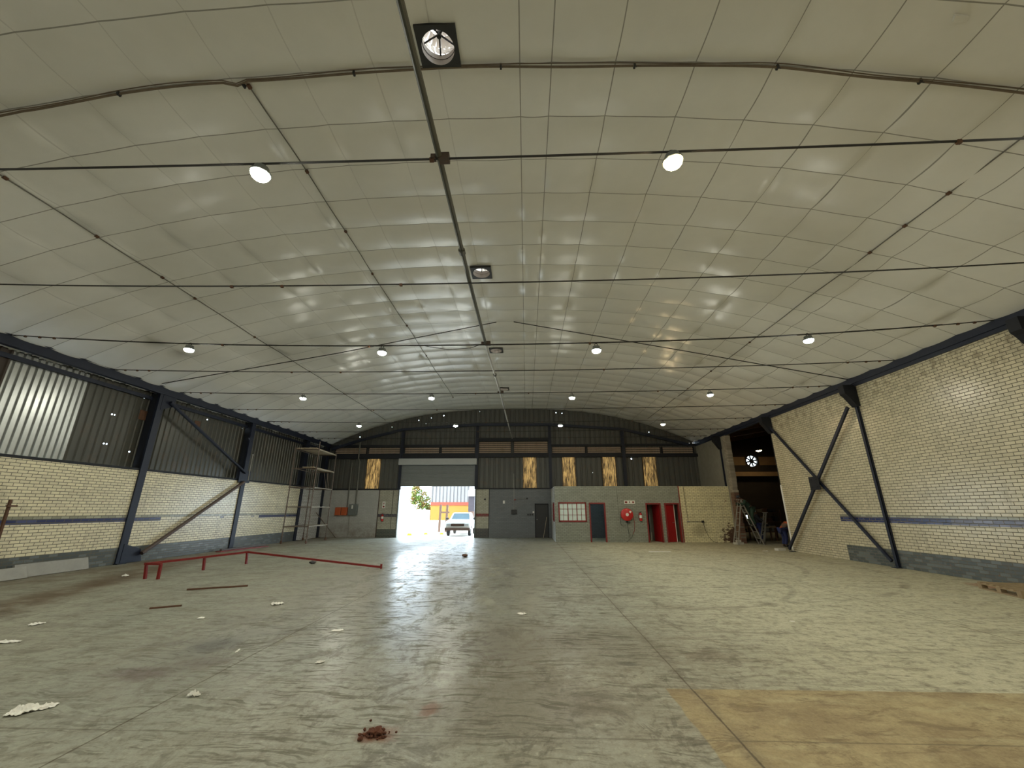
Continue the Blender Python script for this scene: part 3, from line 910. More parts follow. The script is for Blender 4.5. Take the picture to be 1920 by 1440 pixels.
for k in range(6):
    y = 14 + k * 4.2; mb.bar((XR + .3, y, 6.45), (26, y, 8.85), .2, .35)
struct(mb.build('ceiling_workshop', M['annex_roof']))
# ================================================================== THINGS

# ---- steelwork of the hall
mb = MB(); mb.box((XL - .07, Y0, 5.78), (XL + .09, YB, 6.07)); mb.box((XL - .07, Y0, 6.04), (XL + .13, YB, 6.09))
tag(mb.build('eave_beam', M['navy']), 'long navy steel eave beam running along the top of the left wall', 'beam')
mb = MB(); mb.box((XR - .10, Y0, 5.84), (XR + .06, YB, 6.05)); mb.box((XR - .06, Y0, 5.74), (XR + .06, YB, 5.84))
tag(mb.build('eave_beam', M['navy']), 'long navy steel eave beam running along the top of the right wall', 'beam')


def left_column(y, label):
    r = tag(root('steel_column', (XL, y, 0)), label, 'column', 'steel columns of the left wall')
    mb = MB(); mb.box((XL - .02, y - .13, 0), (XL + .05, y + .13, 5.78)); mb.build('flange', M['navy'], r)
    mb = MB(); mb.box((XS + .01, y - .10, SILL + .08), (XL - .02, y + .10, 5.80)); mb.build('web', M['black'], r)  # black instead of the flange navy: recess shadow put into the colour
    mb = MB(); mb.box((XL - .01, y - .16, 0), (XL + .14, y + .16, .025)); mb.build('base_plate', M['navy'], r)
    return r


c1 = left_column(13.97, 'navy steel column on the left wall, nearest the camera, with a brace foot at its base')
mb = MB(); mb.prism([(13.97, .02), (14.75, .02), (14.62, .42), (13.97, .62)], 'X', XL + .03, XL + .06); mb.build('gusset', M['navy'], c1)
mb = MB(); mb.prism([(13.97, 5.78), (14.55, 5.78), (14.45, 5.42), (13.97, 5.2)], 'X', XL + .03, XL + .06); mb.build('gusset', M['navy'], c1)
c2 = left_column(19.22, 'navy steel column on the left wall where the two diagonal braces meet')
mb = MB(); mb.box((XL + .03, 18.82, 2.93), (XL + .075, 19.58, 3.48)); mb.build('gusset', M['navy'], c2)
mb = MB(); mb.tube([(XL + .09, 19.45, 3.05), (XL + .09, 19.45, 4.25)], .018, 6); mb.ball((XL + .09, 19.45, 4.27), .04, 1); mb.build('bracket_rod', M['galv'], c2)
left_column(24.5, 'navy steel column on the left wall behind the scaffold tower')
left_column(27.15, 'navy steel column in the far left corner of the hall')

mb = MB(); mb.tube([(XL + .12, 14.25, 5.55), (XL + .12, 19.12, 3.38)], .062, 10)
tag(mb.build('brace', M['navy'], smooth=True), 'navy diagonal brace tube in front of the left sheeting', 'brace', 'wall braces')
mb = MB(); mb.tube([(XL + .13, 19.12, 2.95), (XL + .13, 14.62, .27)], .068, 10)
tag(mb.build('brace', M['rust_pipe'], smooth=True), 'brown diagonal brace tube in front of the left brick wall', 'brace', 'wall braces')


def right_column(y, label, full=True):
    r = tag(root('steel_column', (XR, y, 0)), label, 'column', 'steel columns of the right wall')
    if full: mb = MB(); mb.box((XR - .075, y - .055, 0), (XR, y - .042, 5.74)); mb.box((XR - .075, y + .042, 0), (XR, y + .055, 5.74)); mb.box((XR - .075, y - .055, 0), (XR - .062, y + .055, 5.74)); mb.build('channel', M['navy'], r)
    mb = MB(); mb.prism([(XR, 5.80), (XR - .42, 5.80), (XR - .42, 5.50), (XR - .34, 5.42), (XR - .10, 5.05), (XR, 5.05)], 'Y', y - .12, y + .12); mb.build('haunch', M['black'], r)
    mb = MB(); mb.box((XR - .18, y - .10, 0), (XR, y + .10, .02)); mb.build('base_plate', M['navy'], r)
    return r


right_column(8.62, 'navy steel column at the right edge of view, only its top bracket showing')
right_column(13.80, 'navy steel column on the right wall beside the crossed braces')
right_column(18.86, 'dark steel bracket at the top of the near edge of the workshop opening', False)
right_column(23.95, 'navy steel column in the right wall above the yellow brick')
mb = MB(); mb.bar((XR - .19, 14.0, 5.08), (XR - .19, 18.9, .10), .10, .07, (1, 0, 0))
br1 = tag(mb.build('brace', M['navy']), 'navy diagonal brace on the right wall leaning up towards the camera', 'brace', 'wall braces')
mb = MB(); mb.bar((XR - .10, 18.8, 5.35), (XR - .10, 13.92, .18), .09, .06, (1, 0, 0))
br2 = tag(mb.build('brace', M['navy']), 'navy diagonal brace on the right wall falling towards the camera', 'brace', 'wall braces')
mb = MB(); mb.box((XR - .235, 16.15, 2.42), (XR - .225, 16.70, 2.92))
for dy in (-.14, .14):
    for dz in (-.14, .14): mb.lathe((XR - .24, 16.42 + dy, 2.67 + dz), [(.02, -.012), (.02, .01)], 6, 'X', cap=True)
mb.build('gusset', M['black'], br1)

# gable posts and rails
for x, zt, zb, lab in ((-8.40, 7.05, 2.98, 'dark steel gable post left of the roller door'), (-3.30, 7.30, 3.0, 'dark steel gable post right of the roller door'),
                       (1.62, 7.28, 3.0, 'dark steel gable post above the office corner'), (6.50, 6.98, 3.0, 'dark steel gable post above the office doors')):
    mb = MB(); mb.box((x - .09, YB - .20, zb), (x + .09, YB - .19, zt)); mb.box((x - .012, YB - .20, zb), (x + .012, YB - .02, zt)); mb.box((x - .09, YB - .03, zb), (x + .09, YB - .02, zt))
    tag(mb.build('gable_post', M['navy']), lab, 'post', 'gable posts')
AR = [(-13.2, 5.62), (-11.35, 6.22), (-8.40, 6.96), (-3.30, 7.26), (1.62, 7.23), (6.50, 6.88), (10.83, 5.80)]
mb = MB()
for (a, za), (b, zb) in zip(AR, AR[1:]): mb.bar((a, YB - .27, za), (b, YB - .27, zb), .12, .17)
tag(mb.build('gable_rail', M['navy']), 'arched dark steel rail across the top of the gable', 'rail', 'gable rails')
mb = MB(); mb.box((XL, YB - .18, 5.77), (-3.39, YB - .04, 5.93)); mb.box((-3.21, YB - .18, 6.14), (1.53, YB - .04, 6.33)); mb.box((1.71, YB - .18, 5.77), (XR, YB - .04, 5.90))
tag(mb.build('gable_rail', M['black']), 'dark horizontal steel rail just above the louvre row, stepped up at the middle', 'rail', 'gable rails')
mb = MB(); mb.box((XL, YB - .18, 4.99), (-8.5, YB - .04, 5.32)); mb.box((-8.3, YB - .18, 4.98), (-3.39, YB - .04, 5.32)); mb.box((-3.21, YB - .18, 5.06), (1.53, YB - .04, 5.32)); mb.box((1.71, YB - .18, 5.05), (6.4, YB - .04, 5.30)); mb.box((6.6, YB - .18, 5.04), (XR, YB - .04, 5.24))
tag(mb.build('gable_rail', M['black']), 'deep dark horizontal steel rail just below the louvre row', 'rail', 'gable rails')


def louvre(x0, x1, z0, z1, label):
    r = tag(root('louvre_panel', ((x0 + x1) / 2, YB - .05, z0)), label, 'louvre', 'louvre panels across the gable')
    n = max(3, round((z1 - z0) / .14))
    h = (z1 - z0) / n
    for k in range(n):
        a = z0 + k * h
        mb = MB(); mb.prism([(YB - .11, a), (YB - .02, a + h * .80), (YB - .012, a + h * .80), (YB - .10, a)], 'X', x0 + .02, x1 - .02)
        mb.build('slat', M['louvre'], r)
    mb = MB(); mb.prism([(x0, z0 - .01), (x1, z0 - .01), (x1, z1 + .01), (x1 - .03, z1 + .01), (x1 - .03, z0 + .01), (x0 + .03, z0 + .01), (x0 + .03, z1 + .01), (x0, z1 + .01)], 'Y', YB - .13, YB - .01); mb.build('frame', M['black'], r)


LV = [(-13.03, -10.83, 5.34, 5.76, 'brown slatted louvre at the far left end of the gable row'), (-10.72, -8.52, 5.34, 5.76, 'brown slatted louvre above the left amber sheet'),
      (-8.25, -5.84, 5.34, 5.76, 'brown slatted louvre above the left half of the roller door'), (-5.73, -3.42, 5.34, 5.76, 'brown slatted louvre above the right half of the roller door'),
      (-3.19, -0.97, 5.34, 6.13, 'tall brown louvre left of the gable middle line'), (-0.83, 1.50, 5.34, 6.13, 'tall brown louvre right of the gable middle line'),
      (1.74, 3.99, 5.32, 5.75, 'brown slatted louvre just right of the tall louvres'), (4.10, 6.38, 5.32, 5.74, 'pale brown slatted louvre above the office window'),
      (6.62, 8.96, 5.26, 5.70, 'pale brown slatted louvre above the red hose reel'), (9.07, 11.12, 5.26, 5.69, 'pale brown slatted louvre at the far right end of the gable row')]
for a in LV: louvre(*a)


# ---- tie rods: cables strung wall to wall
def rod_z(x, zmid):
    e = min(1.0, abs(x + 1.0) / 12.4)
    return zmid + (6.05 - zmid) * e ** 2.4


RODS = [(3.9, 5.83, .014, 'dark tie rod nearest the camera, carrying the two biggest lit lamps'),
        (6.55, 5.70, .013, 'dark tie rod second from the camera, without lamps'),
        (9.2, 5.58, .013, 'dark tie rod third from the camera, sagging, carrying four lit lamps'),
        (11.93, 5.85, .014, 'dark tie rod fourth from the camera, next beyond the sagging one'),
        (14.6, 5.89, .014, 'dark tie rod fifth from the camera, carrying four lit lamps'),
        (17.35, 5.94, .014, 'dark tie rod sixth from the camera, second beyond the crossing cables'),
        (20.0, 5.91, .014, 'dark tie rod in front of the gable carrying the four farthest lamps'),
        (22.85, 5.98, .014, 'dark tie rod second from the gable wall'),
        (25.15, 5.99, .014, 'dark tie rod closest to the gable wall')]
for i, (y, zm, r_, lab) in enumerate(RODS):
    R_ = tag(root('tie_rod', (-1.0, y, zm)), lab, 'cable', 'tie rods across the hall')
    xs = [XL + .05 + (XR - .1 - XL) * k / 40 for k in range(41)]
    mb = MB(); mb.tube([(x, y, rod_z(x, zm)) for x in xs], r_, 6); mb.build('cable', M['rod'], R_, smooth=False)
    rng = random.Random(40 + i)
    spots = [XL + .5, XL + .9, XL + 1.3, XR - .55, XR - .95, XR - 1.5] + [rng.uniform(-8, 7) for _ in range(3)]
    for x in spots:
        mb = MB(); mb.cbox((x, y, rod_z(x, zm) - .012), (.05, .04, .045)); mb.build('clamp', M['rust'], R_)
    if i in (0, 2):   # lamp supply lead taped along the cable
        mb = MB(); mb.tube([(x, y + .008, rod_z(x, zm) + .016 + .008 * abs(sin(x * 2.1))) for x in [(-12 + .35 * k) for k in range(64)] if x < 10.5], .005, 5); mb.build('lamp_lead', M['dark'], R_)

mb = MB(); mb.tube([(-0.40, 13.72, 8.40), (5.4, 13.75, 7.23), (XR - .05, 13.8, 6.02)], .016, 6)
tag(mb.build('bracing_cable', M['rod']), 'thin cable slanting from the ceiling middle down to the right wall', 'cable')
mb = MB(); mb.tube([(-1.05, 13.72, 8.40), (-7.0, 13.68, 7.20), (XL + .05, 13.6, 6.06)], .016, 6)
tag(mb.build('bracing_cable', M['rod']), 'thin cable slanting from the ceiling middle down to the left wall', 'cable')


# ---- lamps
def make_lamp(x, y, z, lens):
    r = root('high_bay_lamp', (x, y, z))
    mb = MB(); mb.lathe((x, y, z), [(.105, .0), (.118, .010), (.118, .035), (.09, .05), (.085, .105), (.04, .12), (.0, .12)], 24); mb.build('housing', M['grey'], r, smooth=True)
    mb = MB(); mb.lathe((x, y, z), [(.105, .004), (.100, -.022), (.078, -.046), (.0, -.062)], 12); mb.build('lens', lens, r, smooth=True)
    mb = MB(); mb.tube([(x + .035 * cos(a), y, z + .15 + .035 * sin(a)) for a in [2 * pi * k / 10 for k in range(10)]], .009, 5, closed=True); mb.build('hook', M['dark'], r)
    return r


lampW = make_lamp(-3.25, 3.9, 5.66, M['lens_white'])
tag(lampW, 'biggest white lit lamp, left of the nearest pair under the tie rod', 'lamp', 'high bay lamps')
lampY = make_lamp(1.80, 3.9, 5.67, M['lens_warm'])
tag(lampY, 'biggest warm yellow lit lamp, right of the nearest pair under the tie rod', 'lamp', 'high bay lamps')
for y, zs, word in ((9.2, (5.58, 5.43, 5.41, 5.60), 'second row from the camera'), (14.6, (5.78, 5.74, 5.70, 5.76), 'third row from the camera'), (20.0, (5.80, 5.77, 5.74, 5.77), 'farthest row')):
    for k, (x, z) in enumerate(zip((-8.47, -3.53, 1.74, 6.82), zs)):
        warm = (y == 20.0 and k == 3)
        c = copy_tree(lampY if warm else lampW, (x, y, z - .02))
        c['label'] = ('warm yellow' if warm else 'white') + ' lit lamp, %s of four in the %s' % (('first from the left', 'second from the left', 'third from the left', 'fourth from the left')[k], word)
        c['category'] = 'lamp'; c['group'] = 'high bay lamps'
for x, y in [(-8.47, 3.9), (6.82, 3.9)] + [(x, y) for y in (-1.4, -6.4) for x in (-8.47, -3.53, 1.74, 6.82)]:  # unseen lamps added to light the near floor and ceiling
    c = copy_tree(lampW, (x, y, 5.68))
    c['label'] = 'white lit lamp over the near end of the hall, unseen, added for light'
    c['category'] = 'lamp'; c['group'] = 'added high bay lamps out of view'

# ---- water pipe under the ridge
r = tag(root('overhead_pipe', (-1.02, 3.9, 5.8)), 'long straight pipe running down the middle under the ceiling towards the gable', 'pipe')
mb = MB(); mb.tube([(-1.05, Y0 + .1, 5.93), (-1.05, 0, 5.90), (-1.03, 3.9, 5.86), (-1.01, 6.55, 5.74), (-0.97, 9.2, 5.63)], .037, 10); mb.build('dark_pipe', M['pipe_dark'], r, smooth=False)['label'] = 'dark near length of the pipe'
mb = MB(); mb.tube([(-0.97, 9.2, 5.63), (-0.96, 11.93, 5.80), (-0.94, 14.6, 5.93), (-0.93, 20, 6.06), (-0.92, YB - .30, 6.30)], .032, 10); mb.build('pale_pipe', M['galv'], r, smooth=False)['label'] = 'pale far length of the pipe'
for y, z, x in ((3.9, 5.86, -1.03), (9.2, 5.63, -.97), (14.6, 5.93, -.94)):
    mb = MB(); mb.cbox((x + .06, y + .02, z), (.13, .10, .09)); mb.cbox((x - .07, y, z - .01), (.06, .07, .06)); mb.build('junction_box', M['rust_pipe'], r)
for y, z, x in ((5.7, 5.775, -1.02), (12.2, 5.815, -.96)):
    mb = MB(); mb.lathe((x, y, z), [(.05, -.05), (.056, -.05), (.056, .05), (.05, .05)], 10, 'Y', cap=True); mb.build('coupling', M['pipe_dark'], r)
mb = MB(); mb.tube([(-1.0, 9.2, 5.62), (-1.35, 9.2, 5.50), (-1.9, 9.2, 5.47), (-2.5, 9.2, 5.58)], .008, 5); mb.build('slack_cable', M['dark'], r)


# ---- conduits lying against the ceiling
def ceiling_conduit(x, ya, yb, label, knots, seed):
    rng = random.Random(seed)
    R_ = tag(root('ceiling_conduit', (x, ya, zc(x))), label, 'conduit', 'conduits under the ceiling')
    n = int((yb - ya) / .45)
    ph = rng.uniform(0, 6)
    f = lambda y: (x + .012 * sin(y * .9 + ph) + .01 * sin(y * 2.3), y, zc(x) - .062 - .006 * sin(y * 1.7))
    mb = MB(); mb.tube([f(ya + (yb - ya) * k / n) for k in range(n + 1)], .012, 6); mb.build('tube', M['conduit'], R_)
    for y in knots:
        mb = MB(); mb.cbox(f(y), (.05, .07, .045)); mb.build('saddle', M['rust'], R_)


ceiling_conduit(-4.42, 4.66, 23.9, 'thin conduit on the ceiling starting at the brown cable, left of the pipe', (4.7, 6.45, 8.3, 10.2, 13.7, 16.8, 23.8), 1)
ceiling_conduit(-9.42, Y0 + .2, 26.5, 'thin conduit on the ceiling nearest the left wall', (5.6, 7.25, 8.9, 10.0, 12.7, 16.4, 20.0, 23.8), 2)
ceiling_conduit(7.90, Y0 + .2, 25.9, 'thin conduit on the ceiling nearest the right wall', (6.4, 7.3, 8.2, 13.4, 16.5, 19.1, 22.9), 3)
R_ = tag(root('brown_cable', (-1, 4.6, 8.3)), 'brown cable looped across the ceiling arch nearest the camera', 'cable')
xs = [-12.4 + .2 * k for k in range(118)]


def cable_p(x):
    z = zc(x) - .075
    z -= .030 * max(0, sin((x + 4.9) * 1.9)) * (1 if -8 < x < -4.4 else 0) + .030 * max(0, sin((x - 3.9) * 1.55)) * (1 if 3.9 < x < 6 else 0)
    return (x, 4.6 + .02 * sin(x * 1.3) + (.05 if -4.8 < x < -4.4 else 0), z - .006 * sin(x * 2.7))


mb = MB(); mb.tube([cable_p(x) for x in xs], .019, 6); mb.build('main_cable', M['rope'], R_)
mb = MB(); mb.tube([(x, cable_p(x)[1] - .03, cable_p(x)[2] + .022 + .02 * sin(x * 1.9)) for x in xs], .009, 5); mb.build('thin_cable', M['rope'], R_)
for x in (-6.45, -4.49, -2.68, -0.33, 1.76, 3.89, 5.93):
    mb = MB(); p = cable_p(x); mb.cbox(p, (.03, .06, .06)); mb.tube([p, (p[0] + .02, p[1] - .03, p[2] - .07)], .007, 5); mb.build('cable_tie', M['dark'], R_)
mb = MB(); mb.prism([(5.66, 3.80), (5.86, 3.82), (5.88, 3.88), (5.70, 3.88)], 'Z', zc(5.77) - .06, zc(5.77) - .02)
tag(mb.build('foil_flap', CEIL[0]), 'small loose foil flap on the ceiling at the upper right', 'foil flap')


# ---- roof vents
def roof_vent(h, label):
    x0, x1, y0, y1 = h
    cx_, cy_ = (x0 + x1) / 2, (y0 + y1) / 2; z = zc(cx_) - .085
    R_ = tag(root('roof_vent', (cx_, cy_, z)), label, 'vent', 'round roof vents along the ridge')
    n = 32; rad = .245; cy_ -= .035
    vs = []; fs = []
    hx, hy = (x1 - x0) / 2 + .015, (y1 - y0) / 2 + .005
    for k in range(n):
        a = 2 * pi * k / n + pi / 4
        vs.append((cx_ + rad * cos(a), cy_ + rad * sin(a), z))
        m = max(abs(cos(a)), abs(sin(a)))
        vs.append((cx_ + hx * cos(a) / m, cy_ + hy * sin(a) / m, z))
        vs.append((cx_ + hx * cos(a) / m, cy_ + hy * sin(a) / m, z + .05))
    for k in range(n):
        j = (k + 1) % n
        fs.append((3 * k, 3 * j, 3 * j + 1, 3 * k + 1)); fs.append((3 * k + 1, 3 * j + 1, 3 * j + 2, 3 * k + 2))
    mb = MB(); mb.add(vs, fs); mb.build('plate', M['vent_plate'], R_)
    vs = []; fs = []
    for k in range(n):
        a = 2 * pi * k / n + pi / 4; m = max(abs(cos(a)), abs(sin(a)))
        vs += [(cx_ + (rad + .004) * cos(a), cy_ + (rad + .004) * sin(a), z + .13), (cx_ + (hx + .14) * cos(a) / m, cy_ + (hy + .16) * sin(a) / m, z + .13)]
    for k in range(n):
        j = (k + 1) % n; fs.append((2 * k, 2 * j, 2 * j + 1, 2 * k + 1))
    mb = MB(); mb.add(vs, fs); mb.build('flashing', M['vent_plate'], R_)
    mb = MB(); mb.lathe((cx_, cy_, z), [(rad, 0), (rad + .012, .05), (rad + .012, .24)], 32); mb.build('throat', M['vent'], R_, smooth=True)
    mb = MB()
    for k in range(24):
        a = 2 * pi * k / 24
        for (ra, za), (rb, zb) in zip([(.25, .25), (.32, .36), (.32, .48), (.21, .58)], [(.32, .36), (.32, .48), (.21, .58), (.08, .61)]):
            w = .040
            pa = Vector((cx_ + ra * cos(a), cy_ + ra * sin(a), z + za)); pb = Vector((cx_ + rb * cos(a + .05), cy_ + rb * sin(a + .05), z + zb))
            mb.bar(pa, pb, w * (ra / .28) ** .7 * 2.0, .004, (cos(a + .5), sin(a + .5), .15))
    mb.build('turbine_fins', M['vent'], R_)
    mb = MB(); mb.lathe((cx_, cy_, z), [(.262, .22), (.345, .36), (.345, .48), (.24, .60), (.0, .64)], 28); mb.build('dome', M['vent_dome'], R_, smooth=True)
    mb = MB(); mb.lathe((cx_, cy_, z), [(.0, .62), (.09, .61), (.10, .60), (.0, .60)], 20); mb.build('cap', M['vent'], R_)
    mb = MB()
    for k in range(5):
        a = 2 * pi * k / 5 + .4; mb.tube([(cx_, cy_, z + .30), (cx_ + rad * cos(a), cy_ + rad * sin(a), z + .20)], .014, 5)
    mb.lathe((cx_, cy_, z), [(.0, .24), (.035, .24), (.035, .36), (.0, .36)], 12); mb.tube([(cx_, cy_, z + .3), (cx_, cy_, z + .61)], .012, 6)
    mb.build('spider', M['dark'], R_)


for h, lab in zip(HOLES_C, ('round roof vent on a black square plate, biggest and nearest the camera', 'round roof vent second from the camera, beside the overhead pipe', 'round roof vent third from the camera, just past the sagging tie rod', 'small dark roof vent closest to the gable')):
    roof_vent(h, lab)

# ---- scaffold tower in the far left corner
R_ = tag(root('scaffold_tower', (-12.2, 23.5, 0)), 'tall rusty tube scaffold tower on castors in the far left corner', 'scaffold')
LEG = {'a': (-12.78, 22.1, 5.05), 'b': (-11.56, 22.3, 5.36), 'c': (-13.02, 24.7, 4.95), 'd': (-11.80, 24.95, 5.10)}
for k, (x, y, zt) in LEG.items():
    mb = MB(); mb.tube([(x, y, .16), (x, y, zt)], .029, 8)
    for z in (.38, .85, 1.35, 1.85, 2.35, 2.87, 3.4, 3.9, 4.45, 4.92):
        if z < zt: mb.lathe((x, y, z), [(.028, -.03), (.045, -.02), (.045, .02), (.028, .03)], 8)
    st_ = mb.build('standard', M['scaf'], R_)
    mb = MB(); mb.lathe((x, y, .075), [(.03, -.025), (.07, -.025), (.075, 0), (.07, .025), (.03, .025)], 12, 'X', cap=True); mb.box((x - .035, y - .03, .06), (x - .028, y + .03, .17)); mb.box((x + .028, y - .03, .06), (x + .035, y + .03, .17)); mb.build('castor', M['rust'], st_)
for z in (.85, 1.85, 2.87, 3.88, 4.92):
    for p, q in (('a', 'b'), ('b', 'd'), ('c', 'd'), ('a', 'c')):
        pale = (p + q in ('bd', 'cd') and z < 2) or (p == 'b' and z > 2.5)
        mb = MB(); mb.tube([(LEG[p][0], LEG[p][1], z), (LEG[q][0], LEG[q][1], z)], .025, 7); mb.build('ledger', M['scaf_pale'] if pale else M['scaf'], R_)
for z, n, t0 in ((3.92, 3, .45), (4.96, 5, 0.05)):
    for k in range(n):
        t = t0 + (1 - t0) * (k + .5) / n
        xa = LEG['a'][0] + (LEG['b'][0] - LEG['a'][0]) * t; xb = LEG['c'][0] + (LEG['d'][0] - LEG['c'][0]) * t
        mb = MB(); mb.bar((xa, 22.05, z + .01), (xb, 25.0, z + .01), .20, .035); mb.build('plank', M['plank'], R_)
for dx in (0, .16):
    mb = MB(); mb.tube([(-11.95 + dx, 24.0, 3.88), (-11.80 + dx, 24.2, 2.90)], .018, 6); mb.build('brace', M['scaf'], R_)
mb = MB(); mb.tube([(-12.55, 24.9, 1.55), (-12.0, 26.75, .0)], .022, 6); mb.build('outrigger', M['scaf'], R_)

# ---- red steel frame on the floor
R_ = tag(root('rail_stand', (-9.5, 12.5, 0)), 'long low red steel frame on short legs lying on the floor at the left', 'rail stand')
mb = MB(); mb.bar((-9.89, 11.05, .365), (-9.25, 14.17, .365), .06, .055); mb.build('top_rail', M['red'], R_)
mb = MB(); mb.bar((-9.86, 11.08, .365), (-9.46, 11.06, .365), .06, .05); mb.build('cross_bar', M['red'], R_)
for (x, y, z), (fx, fy) in (((-9.88, 11.09, .37), (-9.84, 11.10)), ((-9.48, 11.07, .37), (-9.47, 11.07)), ((-9.57, 12.68, .36), (-9.55, 12.70)), ((-9.26, 14.14, .36), (-9.23, 14.14))):
    mb = MB(); mb.bar((x, y, z - .02), (fx, fy, .0), .055, .055, (0, 1, 0)); mb.build('leg', M['red'], R_)
mb = MB(); mb.bar((-9.25, 14.15, .365), (-4.42, 13.18, .045), .055, .055); mb.build('long_arm', M['red'], R_)
mb = MB(); mb.bar((-4.41, 13.18, 0), (-4.41, 13.18, .13), .05, .05, (0, 1, 0)); mb.build('end_stub', M['red'], R_)


def flat_bar(a, b, w, h, mat, name, label, cat, group=None):
    mb = MB(); mb.bar((a[0], a[1], h / 2), (b[0], b[1], h / 2), w, h)
    return tag(mb.build(name, mat), label, cat, group)


flat_bar((-7.54, 9.66), (-6.50, 10.16), .07, .03, M['rust'], 'flat_bar', 'long rusty flat bar lying in front of the red frame', 'metal bar')
flat_bar((-6.79, 7.91), (-6.39, 8.14), .05, .025, M['rust'], 'flat_bar', 'short rusty flat bar lying nearer the camera than the long one', 'metal bar')
flat_bar((-12.98, 17.9), (-12.6, 20.6), .26, .03, M['red'], 'steel_plate', 'wide dark red steel strip on the floor by the left wall', 'steel strip')
mb = MB(); mb.bar((-13.1, 18.2, .055), (-12.85, 20.9, .075), .10, .05); tag(mb.build('steel_angle', M['rust_pipe']), 'narrow brown steel length lying on the red strip by the left wall', 'steel strip')
mb = MB(); mb.box((-.03, 0, 0), (.03, 1.85, .34), 0, Matrix.Translation((-13.24, 11.0, 0)) @ Matrix.Rotation(-.35, 4, 'Y'))
tag(mb.build('board', M['board']), 'pale grey board leaning along the foot of the left wall', 'board')
mb = MB(); mb.box((-.03, 0, 0), (.03, 1.9, .30), 0, Matrix.Translation((-13.08, 9.25, 0)) @ Matrix.Rotation(-.45, 4, 'Y'))
tag(mb.build('board', M['board']), 'second pale grey board at the left picture edge, in front of the other', 'board')
r = tag(root('rusty_post', (-13.2, 10.4, 0)), 'rusty slim post standing against the left wall at the picture edge', 'post')
mb = MB(); mb.bar((-13.2, 10.38, 0), (-13.25, 10.36, 1.96), .05, .05, (0, 1, 0)); mb.build('shaft', M['rust'], r)
mb = MB(); mb.bar((-13.15, 10.25, 1.80), (-13.2, 10.5, 1.80), .04, .04); mb.build('cross_piece', M['rust'], r)


# ---- litter
def crumple(x, y, w, l, h, rot, seed, mat, name, label, cat, group=None, n=12, z0=0.004):
    rng = random.Random(seed)
    o1 = Vector((rng.uniform(0, 50), rng.uniform(0, 50), rng.uniform(0, 50)))
    vs = []; fs = []
    for j in range(n + 1):
        for i in range(n + 1):
            u = i / n * 2 - 1; v = j / n * 2 - 1
            k = max(abs(u), abs(v)); rr = sqrt(u * u + v * v) or 1
            s = k / rr
            a = math.atan2(v, u)
            edge = 1 + .42 * mn.noise((cos(a) * 1.5 + o1.x, sin(a) * 1.5 + o1.y, 0))
            px = u * s * edge * w / 2; py = v * s * edge * l / 2
            hz = abs(mn.noise(Vector((u * 2.2, v * 2.2, 0)) + o1)) * 1.5 + abs(mn.noise(Vector((u * 5, v * 5, 3)) + o1)) * .6
            vs.append((px, py, z0 + h * hz * (1 - .55 * k)))
    for j in range(n):
        for i in range(n):
            fs.append((j * (n + 1) + i, j * (n + 1) + i + 1, (j + 1) * (n + 1) + i + 1, (j + 1) * (n + 1) + i))
    Mx = Matrix.Translation((x, y, 0)) @ Matrix.Rotation(rot, 4, 'Z')
    mb = MB(); mb.add([Mx @ Vector(v) for v in vs], fs)
    o = mb.build(name, mat)
    so = o.modifiers.new('thickness', 'SOLIDIFY'); so.thickness = .003
    return tag(o, label, cat, group)


crumple(-4.46, 4.11, .19, .20, .055, .35, 1, M['paper'], 'paper_scrap', 'biggest crumpled white paper on the floor, lower left', 'paper', n=18)
crumple(-4.345, 4.20, .15, .13, .035, .75, 21, M['paper'], 'paper_scrap', 'pale paper piece touching the biggest crumpled paper', 'paper', n=14)
crumple(-3.19, 4.46, .10, .05, .05, .3, 2, M['paper'], 'paper_scrap', 'small twisted white paper right of the biggest crumpled paper', 'paper')
crumple(-2.80, 6.68, .17, .12, .012, .2, 3, M['paper'], 'paper_scrap', 'flat white paper left of the floor glare', 'paper')
crumple(-0.10, 7.77, .16, .13, .015, .1, 4, M['paper'], 'paper_scrap', 'flat pale paper near the middle of the floor', 'paper')
crumple(-4.71, 8.33, .22, .16, .06, .5, 5, M['paper'], 'plastic_scrap', 'curled white plastic scrap in front of the long red arm', 'plastic')
crumple(-5.35, 7.29, .10, .10, .02, .5, 6, M['paper'], 'paper_scrap', 'small white scrap right of the short rusty bar', 'paper')
crumple(-10.75, 11.50, .16, .14, .06, 0, 7, M['paper'], 'paper_scrap', 'white crumpled scrap just left of the red frame', 'paper')
crumple(-7.00, 5.98, .36, .12, .03, .25, 8, M['paper'], 'plastic_strip', 'white plastic strip at the left picture edge', 'plastic')
crumple(-7.62, 6.85, .20, .10, .03, .9, 9, M['paper'], 'plastic_strip', 'thin white plastic strip behind the one at the left edge', 'plastic')
crumple(-2.42, 5.37, .10, .05, .035, .6, 10, M['paper'], 'paper_scrap', 'small greyish scrap left of the brown floor smears', 'paper')
crumple(4.20, 7.40, .09, .05, .012, 0, 11, M['paper'], 'paper_scrap', 'tiny white scrap on the right half of the floor', 'paper', n=8)
crumple(-3.66, 5.75, .03, .16, .012, .3, 15, M['paper'], 'plastic_strip', 'thin curved pale sliver among the dark stains at the left', 'plastic', n=8)
mb = MB(); mb.box((5.15, 18.50, 0), (6.05, 18.62, .02)); tag(mb.build('white_strip', M['white']), 'long white strip lying in front of the office doors', 'strip')
mb = MB(); mb.cbox((10.98, 19.26, .05), (.38, .22, .10), Matrix.Rotation(.2, 3, 'Z')); tag(mb.build('block', M['block'], bevel=.01), 'pale block on the floor at the workshop opening', 'block')
crumple(10.20, 18.99, .22, .12, .03, 0, 12, M['paper'], 'paper_scrap', 'small pale scrap left of the block at the workshop opening', 'paper', n=8)
rng = random.Random(3)
